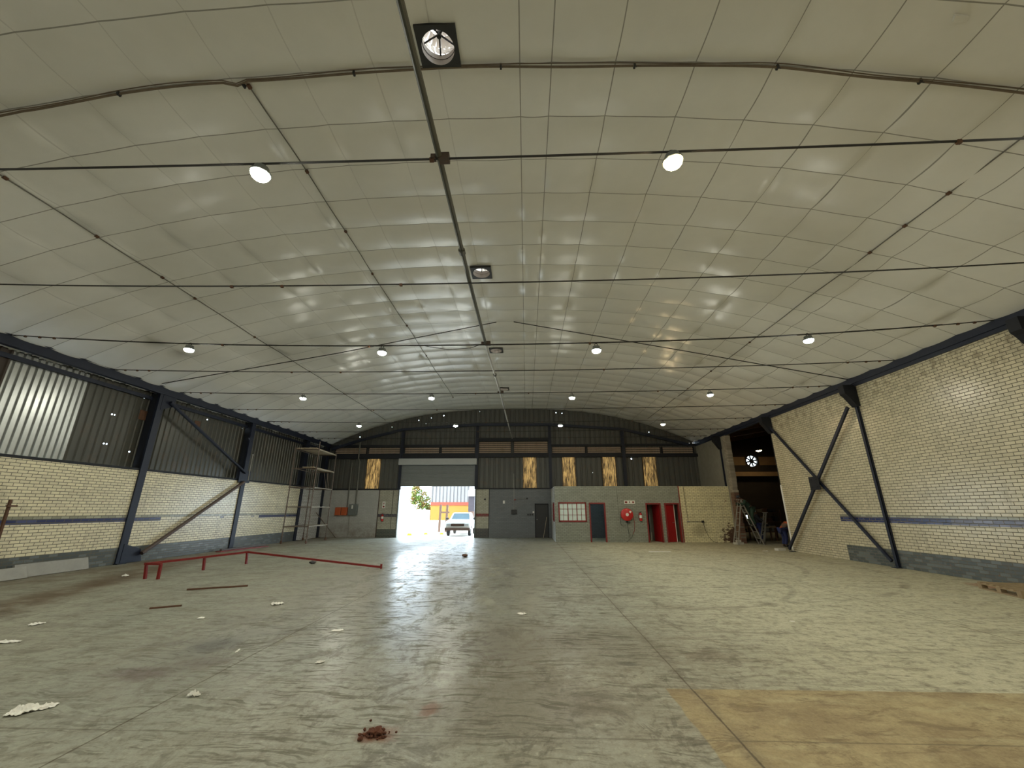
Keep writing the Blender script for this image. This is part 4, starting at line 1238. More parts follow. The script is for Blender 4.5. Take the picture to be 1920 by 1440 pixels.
mb = MB(); mb.ball((-7.05, 14.22, .05), .09, 2, (1.2, .9, .55), .2, rng); tag(mb.build('lump', M['dark']), 'dark lump on the floor behind the long red arm', 'lump')
mb = MB(); mb.ball((-2.35, 16.45, .05), .10, 2, (1.2, .9, .5), .2, rng); tag(mb.build('lump', M['rust']), 'dark brown lump on the bright floor in front of the roller door', 'lump')
# red soil: one heap of crumbs and three loose clods
mb = MB()
for k in range(70):
    a = rng.uniform(0, 6.28); d = abs(rng.gauss(0, .045)); s = rng.uniform(.006, .02) * (1.3 if d < .04 else .8)
    mb.ball((-1.21 + d * 1.3 * cos(a), 3.84 + d * sin(a), s * .7 + max(0, .02 - d * .4)), s, 1, (1.1, 1, .8), .25, rng)
tag(mb.build('soil_heap', M['clay']), 'small crumbled heap of red soil on the floor at the bottom', 'soil', kind='stuff')
for (x, y, s), lab in (((-1.30, 3.75, .020), 'red soil clod just left of the soil heap'), ((-1.265, 3.92, .010), 'tiny dark clod above left of the soil heap'), ((-1.33, 4.05, .010), 'tiny dark clod farther behind the soil heap')):
    mb = MB(); mb.ball((x, y, s * .75), s, 2, (1.2, 1, .8), .2, rng); tag(mb.build('soil_clod', M['clay']), lab, 'clod')

# ---- pallets against the right wall
def pallet(x, y, rot, z, label, cat='pallet'):
    R_ = tag(root('pallet', (x, y, z)), label, cat, 'wooden pallets by the right wall')
    T = Matrix.Translation((x, y, z)) @ Matrix.Rotation(rot, 4, 'Z')
    for k in range(7):
        mb = MB(); a = -.6 + k * .183; mb.box((a, -.5, .122), (a + .10, .5, .144), 0, T); mb.build('deck_board', M['timber'], R_)
    for yy in (-.45, 0, .45):
        mb = MB(); mb.box((-.6, yy - .05, 0), (.6, yy + .05, .022), 0, T); mb.build('bottom_board', M['timber'], R_)
        mb = MB()
        for xx in (-.54, 0, .54): mb.box((xx - .06, yy - .05, .022), (xx + .06, yy + .05, .10), 0, T)
        mb.build('blocks', M['timber'], R_)
        mb = MB(); mb.box((-.6, yy - .05, .10), (.6, yy + .05, .122), 0, T); mb.build('stringer', M['timber'], R_)


pallet(10.50, 9.72, 1.287, 0.0, 'wooden pallet on the floor at the right picture edge')
mb = MB(); mb.bar((10.22, 10.02, .015), (9.98, 9.2, .015), .09, .03); tag(mb.build('loose_board', M['timber']), 'loose pale board on the floor in front of the pallet', 'board')

# ---- fittings on the far walls
def extinguisher(x, y, z, label, tube_r=.075):
    R_ = tag(root('fire_extinguisher', (x, y, z)), label, 'fire extinguisher', 'wall fire extinguishers')
    mb = MB(); mb.lathe((x, y, z), [(0, 0), (tube_r, .01), (tube_r, .36), (tube_r * .6, .42), (.025, .44), (0, .44)], 16); mb.build('cylinder', M['reel_red'], R_, smooth=True)
    mb = MB(); mb.lathe((x, y, z), [(tube_r + .002, .16), (tube_r + .002, .31)], 16); mb.build('label_band', M['white'], R_)
    mb = MB(); mb.cbox((x, y, z + .465), (.05, .05, .05)); mb.bar((x, y, z + .49), (x + .09, y - .02, z + .51), .02, .012); mb.build('valve', M['dark'], R_)
    mb = MB(); mb.tube([(x - .02, y - .03, z + .46), (x - .10, y - .05, z + .48), (x - .13, y - .03, z + .36), (x - .11, y - .02, z + .12)], .011, 6); mb.build('hose', M['red'], R_)
    mb = MB(); mb.box((x - .05, y + tube_r - .005, z + .05), (x + .05, y + tube_r + .02, z + .42)); mb.build('bracket', M['dark'], R_)


extinguisher(6.30, YO - .095, 1.10, 'red fire extinguisher beside the hose reel on the office wall')
extinguisher(-9.36, YB - .095, 0.98, 'red fire extinguisher on the brick strip left of the roller door')
# hose reel
R_ = tag(root('hose_reel', (5.55, YO, 1.44)), 'round red fire hose reel on the grey-green office wall', 'hose reel')
mb = MB(); mb.lathe((5.55, YO - .19, 1.44), [(.05, 0), (.30, .01), (.33, .03), (.33, .05), (.10, .05)], 32, 'Y'); mb.build('front_disc', M['reel_red'], R_, smooth=True)
mb = MB(); mb.lathe((5.55, YO - .06, 1.44), [(.06, 0), (.33, 0), (.33, .02), (.06, .02)], 32, 'Y', cap=True); mb.build('back_disc', M['reel_red'], R_, smooth=True)
mb = MB(); mb.lathe((5.55, YO - .14, 1.44), [(.22, 0), (.29, .02), (.29, .06), (.22, .08)], 24, 'Y', cap=True); mb.build('coiled_hose', M['dark'], R_, smooth=True)
mb = MB(); mb.lathe((5.55, YO - .21, 1.44), [(0, 0), (.085, .0), (.085, .03), (0, .03)], 20, 'Y'); mb.build('hub', M['white'], R_)
mb = MB(); mb.cbox((5.73, YO - .195, 1.585), (.10, .012, .10), Matrix.Rotation(.6, 3, 'Y')); mb.build('notice', M['white'], R_)
mb = MB(); mb.box((5.50, YO - .05, 1.0), (5.60, YO, 1.5)); mb.tube([(5.55, YO - .05, 1.12), (5.50, YO - .08, 1.02), (5.72, YO - .06, 1.0)], .02, 6); mb.build('valve', M['dark'], R_)
mb = MB(); mb.tube([(5.88, YO - .13, 1.40), (5.93, YO - .12, 1.0), (5.90, YO - .12, .65), (5.80, YO - .10, .42)], .014, 6); mb.build('red_hose', M['red'], R_)
mb = MB(); mb.tube([(5.80, YO - .10, .42), (5.68, YO - .10, .22), (5.42, YO - .12, .02)], .013, 6); mb.tube([(5.54, YO - .04, 1.0), (5.58, YO - .04, .6), (5.62, YO - .07, .25)], .012, 6)
mb.tube([(5.22, YO - .04, 1.35), (5.17, YO - .04, 1.0), (5.28, YO - .04, .85), (5.50, YO - .04, .85)], .010, 6); mb.build('grey_hose', M['hose_green'], R_)
# sign over the reel: three red pictogram squares
R_ = tag(root('fire_sign', (5.78, YO, 2.1)), 'white sign with three dark red pictograms above the hose reel', 'sign')
mb = MB(); mb.box((5.48, YO - .012, 2.01), (6.07, YO, 2.19)); mb.build('plate', M['white'], R_)
mb = MB(); mb.prism([(5.50, 2.10), (5.545, 2.155), (5.62, 2.155), (5.655, 2.10), (5.62, 2.045), (5.545, 2.045)], 'Y', YO - .016, YO - .012); mb.build('reel_symbol', M['frame_red'], R_)
mb = MB(); mb.prism([(5.755, 2.16), (5.795, 2.16), (5.795, 2.09), (5.805, 2.09), (5.775, 2.04), (5.745, 2.09), (5.755, 2.09)], 'Y', YO - .016, YO - .012); mb.build('arrow_symbol', M['dark'], R_)
mb = MB(); mb.prism([(5.90, 2.10), (5.97, 2.165), (6.04, 2.10), (5.97, 2.035)], 'Y', YO - .016, YO - .012); mb.build('extinguisher_symbol', M['frame_red'], R_)
R_ = tag(root('fire_sign', (-9.36, YB, 2.0)), 'tall white sign with a red dot above the extinguisher left of the roller door', 'sign')
mb = MB(); mb.box((-9.46, YB - .012, 1.80), (-9.26, YB, 2.22)); mb.build('plate', M['white'], R_)
mb = MB(); mb.lathe((-9.36, YB - .016, 1.90), [(0, 0), (.055, 0), (.055, .004)], 16, 'Y'); mb.build('dot_symbol', M['frame_red'], R_)
mb = MB(); mb.prism([(-9.385, 2.15), (-9.335, 2.15), (-9.335, 2.04), (-9.385, 2.04)], 'Y', YB - .016, YB - .012); mb.build('bar_symbol', M['frame_red'], R_)
# switch boxes and conduits left of the roller door
R_ = tag(root('switch_box', (-12.1, YB, 1.35)), 'pair of joined orange switch boxes on the pale wall', 'switch box')
for x in (-12.50, -12.09):
    mb = MB(); mb.box((x, YB - .20, 1.35), (x + .38, YB, 1.86)); mb.build('enclosure', M['orange'], R_, bevel=.03)
mb = MB(); mb.box((-12.12, YB - .16, 1.38), (-12.09, YB, 1.83)); mb.build('coupler', M['dark'], R_)
R_ = tag(root('switch_box', (-11.3, YB, 1.35)), 'grey metal switch box right of the orange boxes', 'switch box')
mb = MB(); mb.box((-11.60, YB - .22, 1.36), (-11.05, YB, 2.05)); mb.build('enclosure', M['grey'], R_, bevel=.015)
mb = MB(); mb.cbox((-11.36, YB - .226, 1.88), (.09, .012, .22)); mb.build('notice', M['white'], R_)
mb = MB(); mb.box((-11.13, YB - .26, 1.45), (-11.09, YB - .22, 1.98)); mb.build('lever', M['grey'], R_)
mb = MB(); mb.tube([(-11.78, YB - .05, 1.86), (-11.78, YB - .05, 4.75)], .04, 8); tag(mb.build('conduit_pipe', M['conduit']), 'grey conduit rising from the orange boxes up the dark sheeting', 'conduit')
mb = MB(); mb.tube([(-11.23, YB - .05, 2.05), (-11.25, YB - .05, 4.8), (-11.28, YB - .28, 5.0), (-11.28, YB - .28, 6.1)], .048, 8); tag(mb.build('conduit_pipe', M['conduit']), 'taller grey conduit rising from the grey switch box to the arched rail', 'conduit')
mb = MB(); mb.box((-11.62, YB - .03, 0.0), (-11.54, YB, 1.36)); tag(mb.build('cable_tray', M['galv']), 'narrow pale cable cover below the grey switch box', 'cable cover')
mb = MB(); mb.tube([(-8.78, YB - .03, 2.95), (-8.80, YB - .03, .45)], .018, 6); tag(mb.build('conduit_pipe', M['conduit']), 'thin conduit down the brick strip beside the roller door', 'conduit')
# grey wall right of the roller door
mb = MB(); mb.box((-1.53, YB - .02, 2.08), (-1.40, YB, 2.27)); tag(mb.build('notice', M['white']), 'small white notice high on the grey wall', 'notice')
R_ = tag(root('meter_box', (-.8, YB, 1.43)), 'small dark box on the grey wall with a thin conduit above it', 'box')
mb = MB(); mb.box((-.98, YB - .12, 1.43), (-.62, YB, 1.70)); mb.build('enclosure', M['dark'], R_, bevel=.01)
mb = MB(); mb.tube([(-.80, YB - .03, 1.70), (-.80, YB - .03, 3.05), (-.82, YB - .06, 3.15), (-.82, YB - .06, 4.0)], .014, 6); mb.build('conduit', M['galv'], R_)
R_ = tag(root('wall_conduit', (-.4, YB, 2.35)), 'short level conduit between two small dark fittings on the grey wall', 'conduit')
mb = MB(); mb.tube([(-.74, YB - .03, 2.33), (.04, YB - .03, 2.40)], .012, 6); mb.build('tube', M['conduit'], R_)
mb = MB(); mb.cbox((-.74, YB - .04, 2.32), (.10, .08, .08)); mb.build('fitting', M['frame_red'], R_)
mb = MB(); mb.cbox((.05, YB - .05, 2.40), (.10, .10, .09)); mb.build('fitting', M['dark'], R_)
R_ = tag(root('wall_switches', (.2, YB, 1.45)), 'cluster of small switches beside the dark back door', 'switches')
for x, z, m in ((.10, 1.40, 'dark'), (.24, 1.40, 'dark'), (.38, 1.40, 'dark'), (.45, 1.55, 'white')):
    mb = MB(); mb.cbox((x, YB - .02, z), (.10, .04, .11)); mb.build('switch', M[m], R_)
mb = MB(); mb.tube([(1.05, YB - .18, 0.0), (1.30, YB - .03, 1.25)], .014, 6); tag(mb.build('broom_stick', M['plank']), 'thin wooden stick leaning in the dark back doorway', 'stick')
mb = MB(); mb.cbox((-2.70, YB - .04, 2.35), (.11, .08, .10)); tag(mb.build('door_bell', M['dark']), 'small black fitting on the brick pier right of the roller door', 'fitting')
# yellow wall wiring
R_ = tag(root('wall_conduit', (9, YO, 1.1)), 'thin dark conduit down the yellow brick wall to a plug socket', 'conduit')
mb = MB(); mb.tube([(8.84, YO - .02, 2.95), (8.88, YO - .02, 1.08), (9.66, YO - .02, 1.07)], .011, 6); mb.build('tube', M['rod'], R_)
mb = MB(); mb.cbox((8.88, YO - .025, 1.08), (.14, .05, .06)); mb.build('junction_box', M['galv'], R_)
mb = MB(); mb.cbox((9.67, YO - .03, 1.07), (.12, .06, .12)); mb.build('socket', M['dark'], R_)
mb = MB(); mb.tube([(9.68, YO - .04, 1.0), (9.74, YO - .04, .65), (9.88, YO - .06, .28), (10.05, YO - .12, .06), (10.25, YO - .2, .012)], .010, 6); mb.build('hanging_lead', M['dark'], R_)
mb = MB(); mb.tube([(5.10, YO - .015, OT), (5.14, YO - .015, 1.4)], .008, 5); tag(mb.build('wall_cable', M['hose_green']), 'thin vertical cable on the office wall left of the hose reel', 'cable')
# ================================================================== workshop contents and people
# fan in the workshop gable
R_ = tag(root('exhaust_fan', (FANX, AY, FANZ)), 'round bladed wall fan with daylight behind it, high in the dark workshop', 'fan')
vs = []; fs = []; n = 32
for k in range(n):
    a = 2 * pi * k / n + pi / 4; m = max(abs(cos(a)), abs(sin(a)))
    vs += [(FANX + .46 * cos(a), AY - .02, FANZ + .46 * sin(a)), (FANX + .57 * cos(a) / m, AY - .02, FANZ + .57 * sin(a) / m)]
for k in range(n):
    j = (k + 1) % n; fs.append((2 * k, 2 * j, 2 * j + 1, 2 * k + 1))
mb = MB(); mb.add(vs, fs); mb.lathe((FANX, AY - .02, FANZ), [(.46, 0), (.46, .2)], 32, 'Y'); mb.build('shroud', M['annex'], R_)
for k in range(8):
    a = 2 * pi * k / 8 + .2
    mb = MB(); mb.bar((FANX + .06 * cos(a), AY + .06, FANZ + .06 * sin(a)), (FANX + .45 * cos(a), AY + .06, FANZ + .45 * sin(a)), .14, .012, (0, 1, 0)); mb.build('blade', M['dark'], R_)
mb = MB(); mb.lathe((FANX, AY + .0, FANZ), [(0, 0), (.09, 0), (.09, .14), (0, .14)], 16, 'Y'); mb.build('hub', M['dark'], R_)
R_ = tag(root('workshop_lamp', (19.0, 33.5, 6.2)), 'small warm lit lamp above the fan in the dark workshop', 'lamp')
mb = MB(); mb.lathe((18.85, 33.5, 6.25), [(.24, 0), (.16, .10), (.06, .18), (0, .18)], 16); mb.build('shade', M['dark'], R_)
mb = MB(); mb.lathe((18.85, 33.5, 6.25), [(.22, .01), (.12, -.05), (0, -.06)], 16); mb.build('lens', M['lens_small'], R_)
mb = MB(); mb.tube([(18.85, 33.5, 6.4), (18.85, 33.5, 7.83)], .012, 5); mb.build('cord', M['dark'], R_)


def step_ladder(top, f1, f2, w, label, wood):
    R_ = tag(root('step_ladder', (top[0], top[1], 0)), label, 'ladder')
    for s in (-w / 2, w / 2):
        mb = MB(); mb.bar((top[0], top[1] + s * .6, top[2]), (f1[0], f1[1] + s, 0), .035, .06, (0, 1, 0)); mb.build('rail', wood, R_)
        mb = MB(); mb.bar((top[0], top[1] + s * .6, top[2]), (f2[0], f2[1] + s, 0), .035, .07, (0, 1, 0)); mb.build('rail', wood, R_)
    for k in range(1, 7):
        t = k / 7
        for f in (f1, f2):
            x = f[0] + (top[0] - f[0]) * t; y = f[1] + (top[1] - f[1]) * t; ww = w * (1 - .4 * t)
            mb = MB(); mb.box((x - .03, y - ww / 2, top[2] * t - .012), (x + .03, y + ww / 2, top[2] * t + .012)); mb.build('rung', wood, R_)
    mb = MB(); mb.cbox((top[0], top[1], top[2] + .01), (.18, w * .7, .03)); mb.build('top_step', wood, R_)


step_ladder((11.12, 22.35, 2.18), (10.62, 22.40), (11.90, 22.40), .5, 'tall pale step ladder standing astride the opening under the green-clad worker', M['galv'])
step_ladder((12.62, 22.9, 1.55), (12.20, 22.95), (12.62, 23.6), .32, 'short grey step ladder inside the workshop opening', M['galv'])
rng = random.Random(9)
for k, (x, y, z, lab) in enumerate(((10.72, 22.55, .0, 'pale brick lying under the step ladder, left one'), (10.98, 22.60, .0, 'pale brick lying under the step ladder, right one'), (10.85, 22.58, .105, 'pale brick resting on the two under the step ladder'))):
    mb = MB(); mb.cbox((x, y, z + .052), (.24, .12, .10), Matrix.Rotation(rng.uniform(-.15, .15), 3, 'Z')); tag(mb.build('brick', M['block']), lab, 'brick', 'bricks under the ladder')

# rack with goods
R_ = tag(root('storage_rack', (14.6, 27.6, 0)), 'dim steel rack full of goods in the dark workshop', 'rack')
for x in (13.3, 15.9):
    for y in (27.2, 27.9):
        mb = MB(); mb.box((x - .03, y - .03, 0), (x + .03, y + .03, 1.7)); mb.build('upright', M['rust'], R_)
for z in (.35, .95, 1.5):
    mb = MB(); mb.box((13.3, 27.2, z), (15.9, 27.9, z + .04)); mb.build('shelf', M['rust'], R_)
tints = ['timber', 'rust', 'galv', 'annex_band', 'dark', 'block']
for z in (.39, .99, 1.54):
    x = 13.36
    while x < 15.6:
        w = rng.uniform(.22, .42); h = rng.uniform(.16, .42) * (1 if z < 1.5 else .6)
        mb = MB(); mb.cbox((x + w / 2, 27.5, z + h / 2), (w - .04, rng.uniform(.3, .5), h)); mb.box((x + .02, 27.28, z + h - .03), (x + w - .02, 27.30, z + h))
        tag(mb.build('storage_box', M[rng.choice(tints)]), 'dim box of goods on the steel rack in the dark workshop', 'box', 'boxes on the workshop rack')
        x += w + rng.uniform(.02, .1)
# work bench with a bright sheet on it
R_ = tag(root('work_bench', (13.3, 25.2, 0)), 'low dark work bench behind the dark-clad worker', 'bench')
mb = MB(); mb.box((12.9, 24.9, .72), (14.2, 25.5, .78)); mb.build('bench_top', M['timber'], R_)
for x in (12.95, 14.15):
    for y in (24.95, 25.45):
        mb = MB(); mb.box((x - .03, y - .03, 0), (x + .03, y + .03, .72)); mb.build('leg', M['rust'], R_)
R_ = tag(root('machine', (13.75, 25.2, .78)), 'small machine with a pale rounded guard on the work bench', 'machine')
mb = MB(); mb.lathe((13.75, 25.2, .78), [(.17, 0), (.19, .10), (.12, .22), (.05, .28), (0, .28)], 14); mb.build('guard', M['plank'], R_, smooth=True)
mb = MB(); mb.cbox((13.75, 25.08, .84), (.24, .16, .12)); mb.build('base', M['dark'], R_)


def skin(name, pts, edges, mat, parent, rootv=0, sub=1):
    """pts: name -> (x, y, z, r)"""
    keys = list(pts); off = Vector(parent['_w'])
    me = bpy.data.meshes.new(name)
    me.from_pydata([Vector(pts[k][:3]) - off for k in keys], [(keys.index(a), keys.index(b)) for a, b in edges], [])
    me.materials.append(mat)
    o = bpy.data.objects.new(name, me); COL.objects.link(o); o.parent = parent; o['_w'] = tuple(off)
    sm = o.modifiers.new('skin', 'SKIN'); sm.use_smooth_shade = True
    for i, k in enumerate(keys):
        r = pts[k][3]; me.skin_vertices[0].data[i].radius = (r, r)
    me.skin_vertices[0].data[rootv].use_root = True
    sb = o.modifiers.new('subsurf', 'SUBSURF'); sb.levels = sub; sb.render_levels = sub
    return o


def person(label, J, top, bottom, cap):
    """J: joints in world coordinates"""
    R_ = tag(root('person', (J['pelvis'][0], J['pelvis'][1], 0)), label, 'person')
    rad = dict(pelvis=.135, waist=.12, chest=.145, neck=.052, jaw=.075, head=.098, crown=.06, shL=.065, elL=.045, wrL=.030, haL=.036, shR=.065, elR=.045, wrR=.030, haR=.036,
               hiL=.09, knL=.062, anL=.042, toL=.036, hiR=.09, knR=.062, anR=.042, toR=.036)
    P = {k: (*J[k], rad[k]) for k in rad}
    E = [('pelvis', 'waist'), ('waist', 'chest'), ('chest', 'neck'), ('neck', 'jaw'), ('jaw', 'head'), ('head', 'crown')]
    for s in 'LR':
        E += [('chest', 'sh' + s), ('sh' + s, 'el' + s), ('el' + s, 'wr' + s), ('wr' + s, 'ha' + s), ('pelvis', 'hi' + s), ('hi' + s, 'kn' + s), ('kn' + s, 'an' + s), ('an' + s, 'to' + s)]
        h = Vector(J['ha' + s]); d = (h - Vector(J['wr' + s])).normalized()
        side = d.cross(Vector((0, 0, 1)))
        side = side.normalized() if side.length > .1 else Vector((1, 0, 0))
        for q, (o_, L) in enumerate(((-.032, .075), (-.011, .09), (.011, .085), (.032, .065), (.05, .03))):
            k = 'f%s%d' % (s, q); p = h + side * o_ + d * L + Vector((0, 0, -.012)); P[k] = (*p, .0095); E.append(('ha' + s, k))
    body = skin('body', P, E, M['skin'], R_)
    jk = {k: (*J[k], rad[k] + .02) for k in ('waist', 'chest', 'shL', 'elL', 'shR', 'elR')}
    jk['pelvis'] = (*J['pelvis'], rad['pelvis'] + .022)
    for s in 'LR':
        a = Vector(J['el' + s]); b = Vector(J['wr' + s]); jk['cu' + s] = (*(a + (b - a) * .85), .044)
    skin('jacket', jk, [('waist', 'chest'), ('waist', 'pelvis'), ('chest', 'shL'), ('shL', 'elL'), ('elL', 'cuL'), ('chest', 'shR'), ('shR', 'elR'), ('elR', 'cuR')], M[top], R_)
    tr = {k: (*J[k], rad[k] + .018) for k in ('pelvis', 'hiL', 'knL', 'hiR', 'knR')}
    for s in 'LR': tr['an' + s] = (J['an' + s][0], J['an' + s][1], J['an' + s][2] + .03, .06)
    skin('trousers', tr, [('pelvis', 'hiL'), ('hiL', 'knL'), ('knL', 'anL'), ('pelvis', 'hiR'), ('hiR', 'knR'), ('knR', 'anR')], M[bottom], R_)
    for s in 'LR':
        mb = MB(); a = Vector(J['an' + s]); b = Vector(J['to' + s]); mb.tube([a + Vector((0, 0, -.0)), a * .6 + b * .4, b], [.052, .056, .045], 8); mb.build('shoe', M['dark'], R_, smooth=True)
    hd = Vector(J['head']); up = (Vector(J['crown']) - Vector(J['jaw'])).normalized(); fw = Vector(J['face']).normalized()
    mb = MB(); mb.ball(hd + up * .035 - fw * .012, .108, 2, (1, 1, .85)); mb.build('cap', M[cap], R_, smooth=True)
    side = up.cross(fw)
    mb = MB()
    for e in (-1, 1): mb.ball(hd + fw * .088 + side * e * .034, .012, 1)
    mb.build('eyes', M['dark'], body)
    mb = MB(); mb.ball(hd + fw * .105 - up * .025, .018, 1, (1, 1, 1.4))
    for e in (-1, 1): mb.ball(hd + side * e * .098, .022, 1)
    mb.build('nose_and_ears', M['skin'], body)
    mb = MB(); mb.cbox(hd + fw * .092 - up * .062, (.045, .012, .012)); mb.build('mouth', M['hair'], body)
    return R_


# worker bent over the top of the step ladder
person('person in dark green work clothes bending over the top of the step ladder', dict(
    pelvis=(11.62, 22.35, 1.78), waist=(11.53, 22.35, 1.90), chest=(11.33, 22.35, 2.10), neck=(11.20, 22.35, 2.22), jaw=(11.13, 22.34, 2.25), head=(11.08, 22.33, 2.30), crown=(11.07, 22.33, 2.40),
    shL=(11.30, 22.53, 2.12), elL=(11.12, 22.58, 1.92), wrL=(10.98, 22.50, 2.08), haL=(10.93, 22.46, 2.14), shR=(11.30, 22.17, 2.12), elR=(11.14, 22.10, 1.94), wrR=(11.02, 22.18, 2.06), haR=(10.98, 22.22, 2.12),
    hiL=(11.63, 22.46, 1.73), knL=(11.52, 22.48, 1.33), anL=(11.66, 22.48, .94), toL=(11.50, 22.48, .91), hiR=(11.63, 22.24, 1.73), knR=(11.55, 22.22, 1.31), anR=(11.68, 22.22, .94), toR=(11.52, 22.22, .91), face=(-.85, -.1, -.4)),
    'cloth_green', 'cloth_green', 'cloth_dark')
person('person in dark jacket and blue trousers standing in the workshop opening', dict(
    pelvis=(12.52, 23.5, .95), waist=(12.50, 23.48, 1.10), chest=(12.40, 23.42, 1.36), neck=(12.32, 23.38, 1.52), jaw=(12.27, 23.36, 1.58), head=(12.24, 23.35, 1.66), crown=(12.24, 23.36, 1.75),
    shL=(12.50, 23.60, 1.42), elL=(12.52, 23.60, 1.14), wrL=(12.60, 23.38, 1.02), haL=(12.64, 23.30, 1.00), shR=(12.30, 23.24, 1.42), elR=(12.40, 23.08, 1.18), wrR=(12.56, 23.00, 1.08), haR=(12.64, 22.98, 1.07),
    hiL=(12.58, 23.58, .90), knL=(12.60, 23.56, .50), anL=(12.66, 23.62, .09), toL=(12.56, 23.48, .05), hiR=(12.48, 23.40, .90), knR=(12.46, 23.34, .50), anR=(12.52, 23.38, .09), toR=(12.40, 23.24, .05), face=(-.5, -.7, -.35)),
    'cloth_dark', 'cloth_blue', 'hair')
person('person in orange top and blue trousers half hidden by the right wall edge', dict(
    pelvis=(12.16, 20.85, .80), waist=(12.22, 20.83, .93), chest=(12.42, 20.80, 1.08), neck=(12.58, 20.78, 1.15), jaw=(12.64, 20.77, 1.15), head=(12.71, 20.76, 1.15), crown=(12.80, 20.76, 1.19),
    shL=(12.42, 21.0, 1.10), elL=(12.50, 21.02, .82), wrL=(12.66, 20.98, .68), haL=(12.73, 20.96, .66), shR=(12.42, 20.60, 1.10), elR=(12.50, 20.56, .82), wrR=(12.66, 20.60, .68), haR=(12.73, 20.62, .66),
    hiL=(12.16, 20.96, .76), knL=(12.24, 20.98, .44), anL=(12.16, 20.98, .09), toL=(12.32, 20.98, .05), hiR=(12.16, 20.74, .76), knR=(12.22, 20.72, .44), anR=(12.12, 20.72, .09), toR=(12.28, 20.70, .05), face=(.8, -.1, -.55)),
    'cloth_orange', 'cloth_blue', 'hair')

R_ = tag(root('office_fill_lamp', (3.3, 25.6, 2.8)), 'unseen ceiling lamp added to brighten the office behind the red-framed window', 'lamp')  # unseen fill lamp, added to brighten the panes and the room
mb = MB(); mb.box((2.7, 25.55, 2.84), (3.9, 25.65, 2.88)); mb.build('batten', M['white'], R_)
mb = MB(); mb.tube([(2.75, 25.6, 2.82), (3.85, 25.6, 2.82)], .018, 8); mb.build('tube', emit('office_fill_tube', (0.75, 0.95, 1.0), 60.0), R_)

# ================================================================== outside the roller door
# pale boundary wall, building, tree
mb = MB(); mb.box((-40, 42.0, 0), (-9.62, 42.25, 1.60)); mb.box((-40, 41.95, 1.60), (-9.62, 42.3, 1.68))
tag(mb.build('boundary_wall', M['pale_wall']), 'low pale boundary wall beyond the yard, left of the yellow building', 'wall')
R_ = tag(root('building', (-6, 44, 0)), 'yellow building with red band and pale ribbed sheeting across the yard', 'building')
mb = MB(); mb.box((-9.58, 42.0, .72), (-5.74, 50, 2.12)); mb.build('wall', M['yellow_wall'], R_)
mb = MB(); mb.box((-9.60, 41.97, 0), (-5.72, 50, .72)); mb.build('plinth', M['pale_wall'], R_)
mb = MB(); mb.box((-9.60, 41.96, 2.12), (-5.72, 50, 2.42)); mb.build('band', M['red_band'], R_)
mb = MB(); corrugated(mb, 'Y', 41.98, -9.60, -5.72, 2.42, 6.0, .36, .07, 1); mb.box((-9.58, 42.1, 2.42), (-5.74, 50, 5.98)); mb.build('sheeting', M['pale_sheet'], R_)
R_ = tag(root('gate_pillar', (-5.25, 40.2, 0)), 'plum-coloured pillar with white box on top, right of the yellow building', 'pillar')
mb = MB(); mb.box((-5.52, 40.0, 1.55), (-4.95, 40.5, 2.95)); mb.build('upper_panel', M['plum'], R_)
mb = MB(); mb.box((-5.50, 40.0, 0), (-4.97, 40.5, 1.55)); mb.build('lower_panel', M['brown_frame'], R_)
mb = MB(); mb.box((-5.56, 39.9, 2.95), (-4.90, 40.5, 3.50)); mb.build('white_box', M['white'], R_)
R_ = tag(root('steel_stand', (-6.7, 34, 0)), 'brown H-shaped steel stand behind the white pickup', 'stand')
for x in (-6.98, -6.44):
    mb = MB(); mb.bar((x, 34, 0), (x + .05, 34, 2.1), .17, .12, (0, 1, 0)); mb.build('upright', M['brown_frame'], R_)
mb = MB(); mb.bar((-6.98, 34, 1.50), (-6.2, 34, 1.50), .10, .12); mb.build('cross_bar', M['brown_frame'], R_)
R_ = tag(root('tree', (-11.5, 46, 0)), 'leafy yellow-green tree behind the pale boundary wall', 'tree')
mb = MB(); mb.tube([(-11.3, 46, 0), (-11.35, 46, 1.2), (-11.5, 46, 2.2), (-11.7, 46, 3.2)], [.14, .11, .08, .03], 8); mb.build('trunk', M['bark'], R_)
for q in ((-12.4, 45.9, 3.0), (-10.7, 46.2, 2.6), (-11.0, 45.7, 3.4)):
    mb = MB(); mb.tube([(-11.4, 46, 1.7), q], [.05, .02], 6); mb.build('branch', M['bark'], R_)
leafm = NT('leaves'); nn = leafm.noise(leafm.pos, 2.2, 4, .6)
M['leaf'] = leafm.done(leafm.mix(leafm.step(nn, .4, .6), (0.07, 0.14, 0.018), (0.20, 0.12, 0.03)), .6, .3)
rng = random.Random(11); mb = MB()
for k in range(2600):
    cxn, czn, rr = rng.choice(((-12.1, 3.4, .85), (-11.5, 2.9, .95), (-10.8, 2.4, .75), (-11.8, 2.5, .8), (-12.3, 3.8, .5), (-11.0, 1.8, .7), (-12.4, 2.8, .55)))
    a, b, d = rng.uniform(0, 6.28), rng.uniform(-1.4, 1.4), rr * rng.uniform(.3, 1) ** .6
    p = Vector((cxn + d * cos(a) * cos(b), 46 + d * sin(a) * cos(b), czn + d * sin(b)))
    mb.bar(p, p + Vector((rng.uniform(-1, 1), rng.uniform(-1, 1), rng.uniform(-1, .6))).normalized() * .17, .075, .004, (rng.uniform(-1, 1), rng.uniform(-1, 1), 1))
mb.build('foliage', M['leaf'], R_)
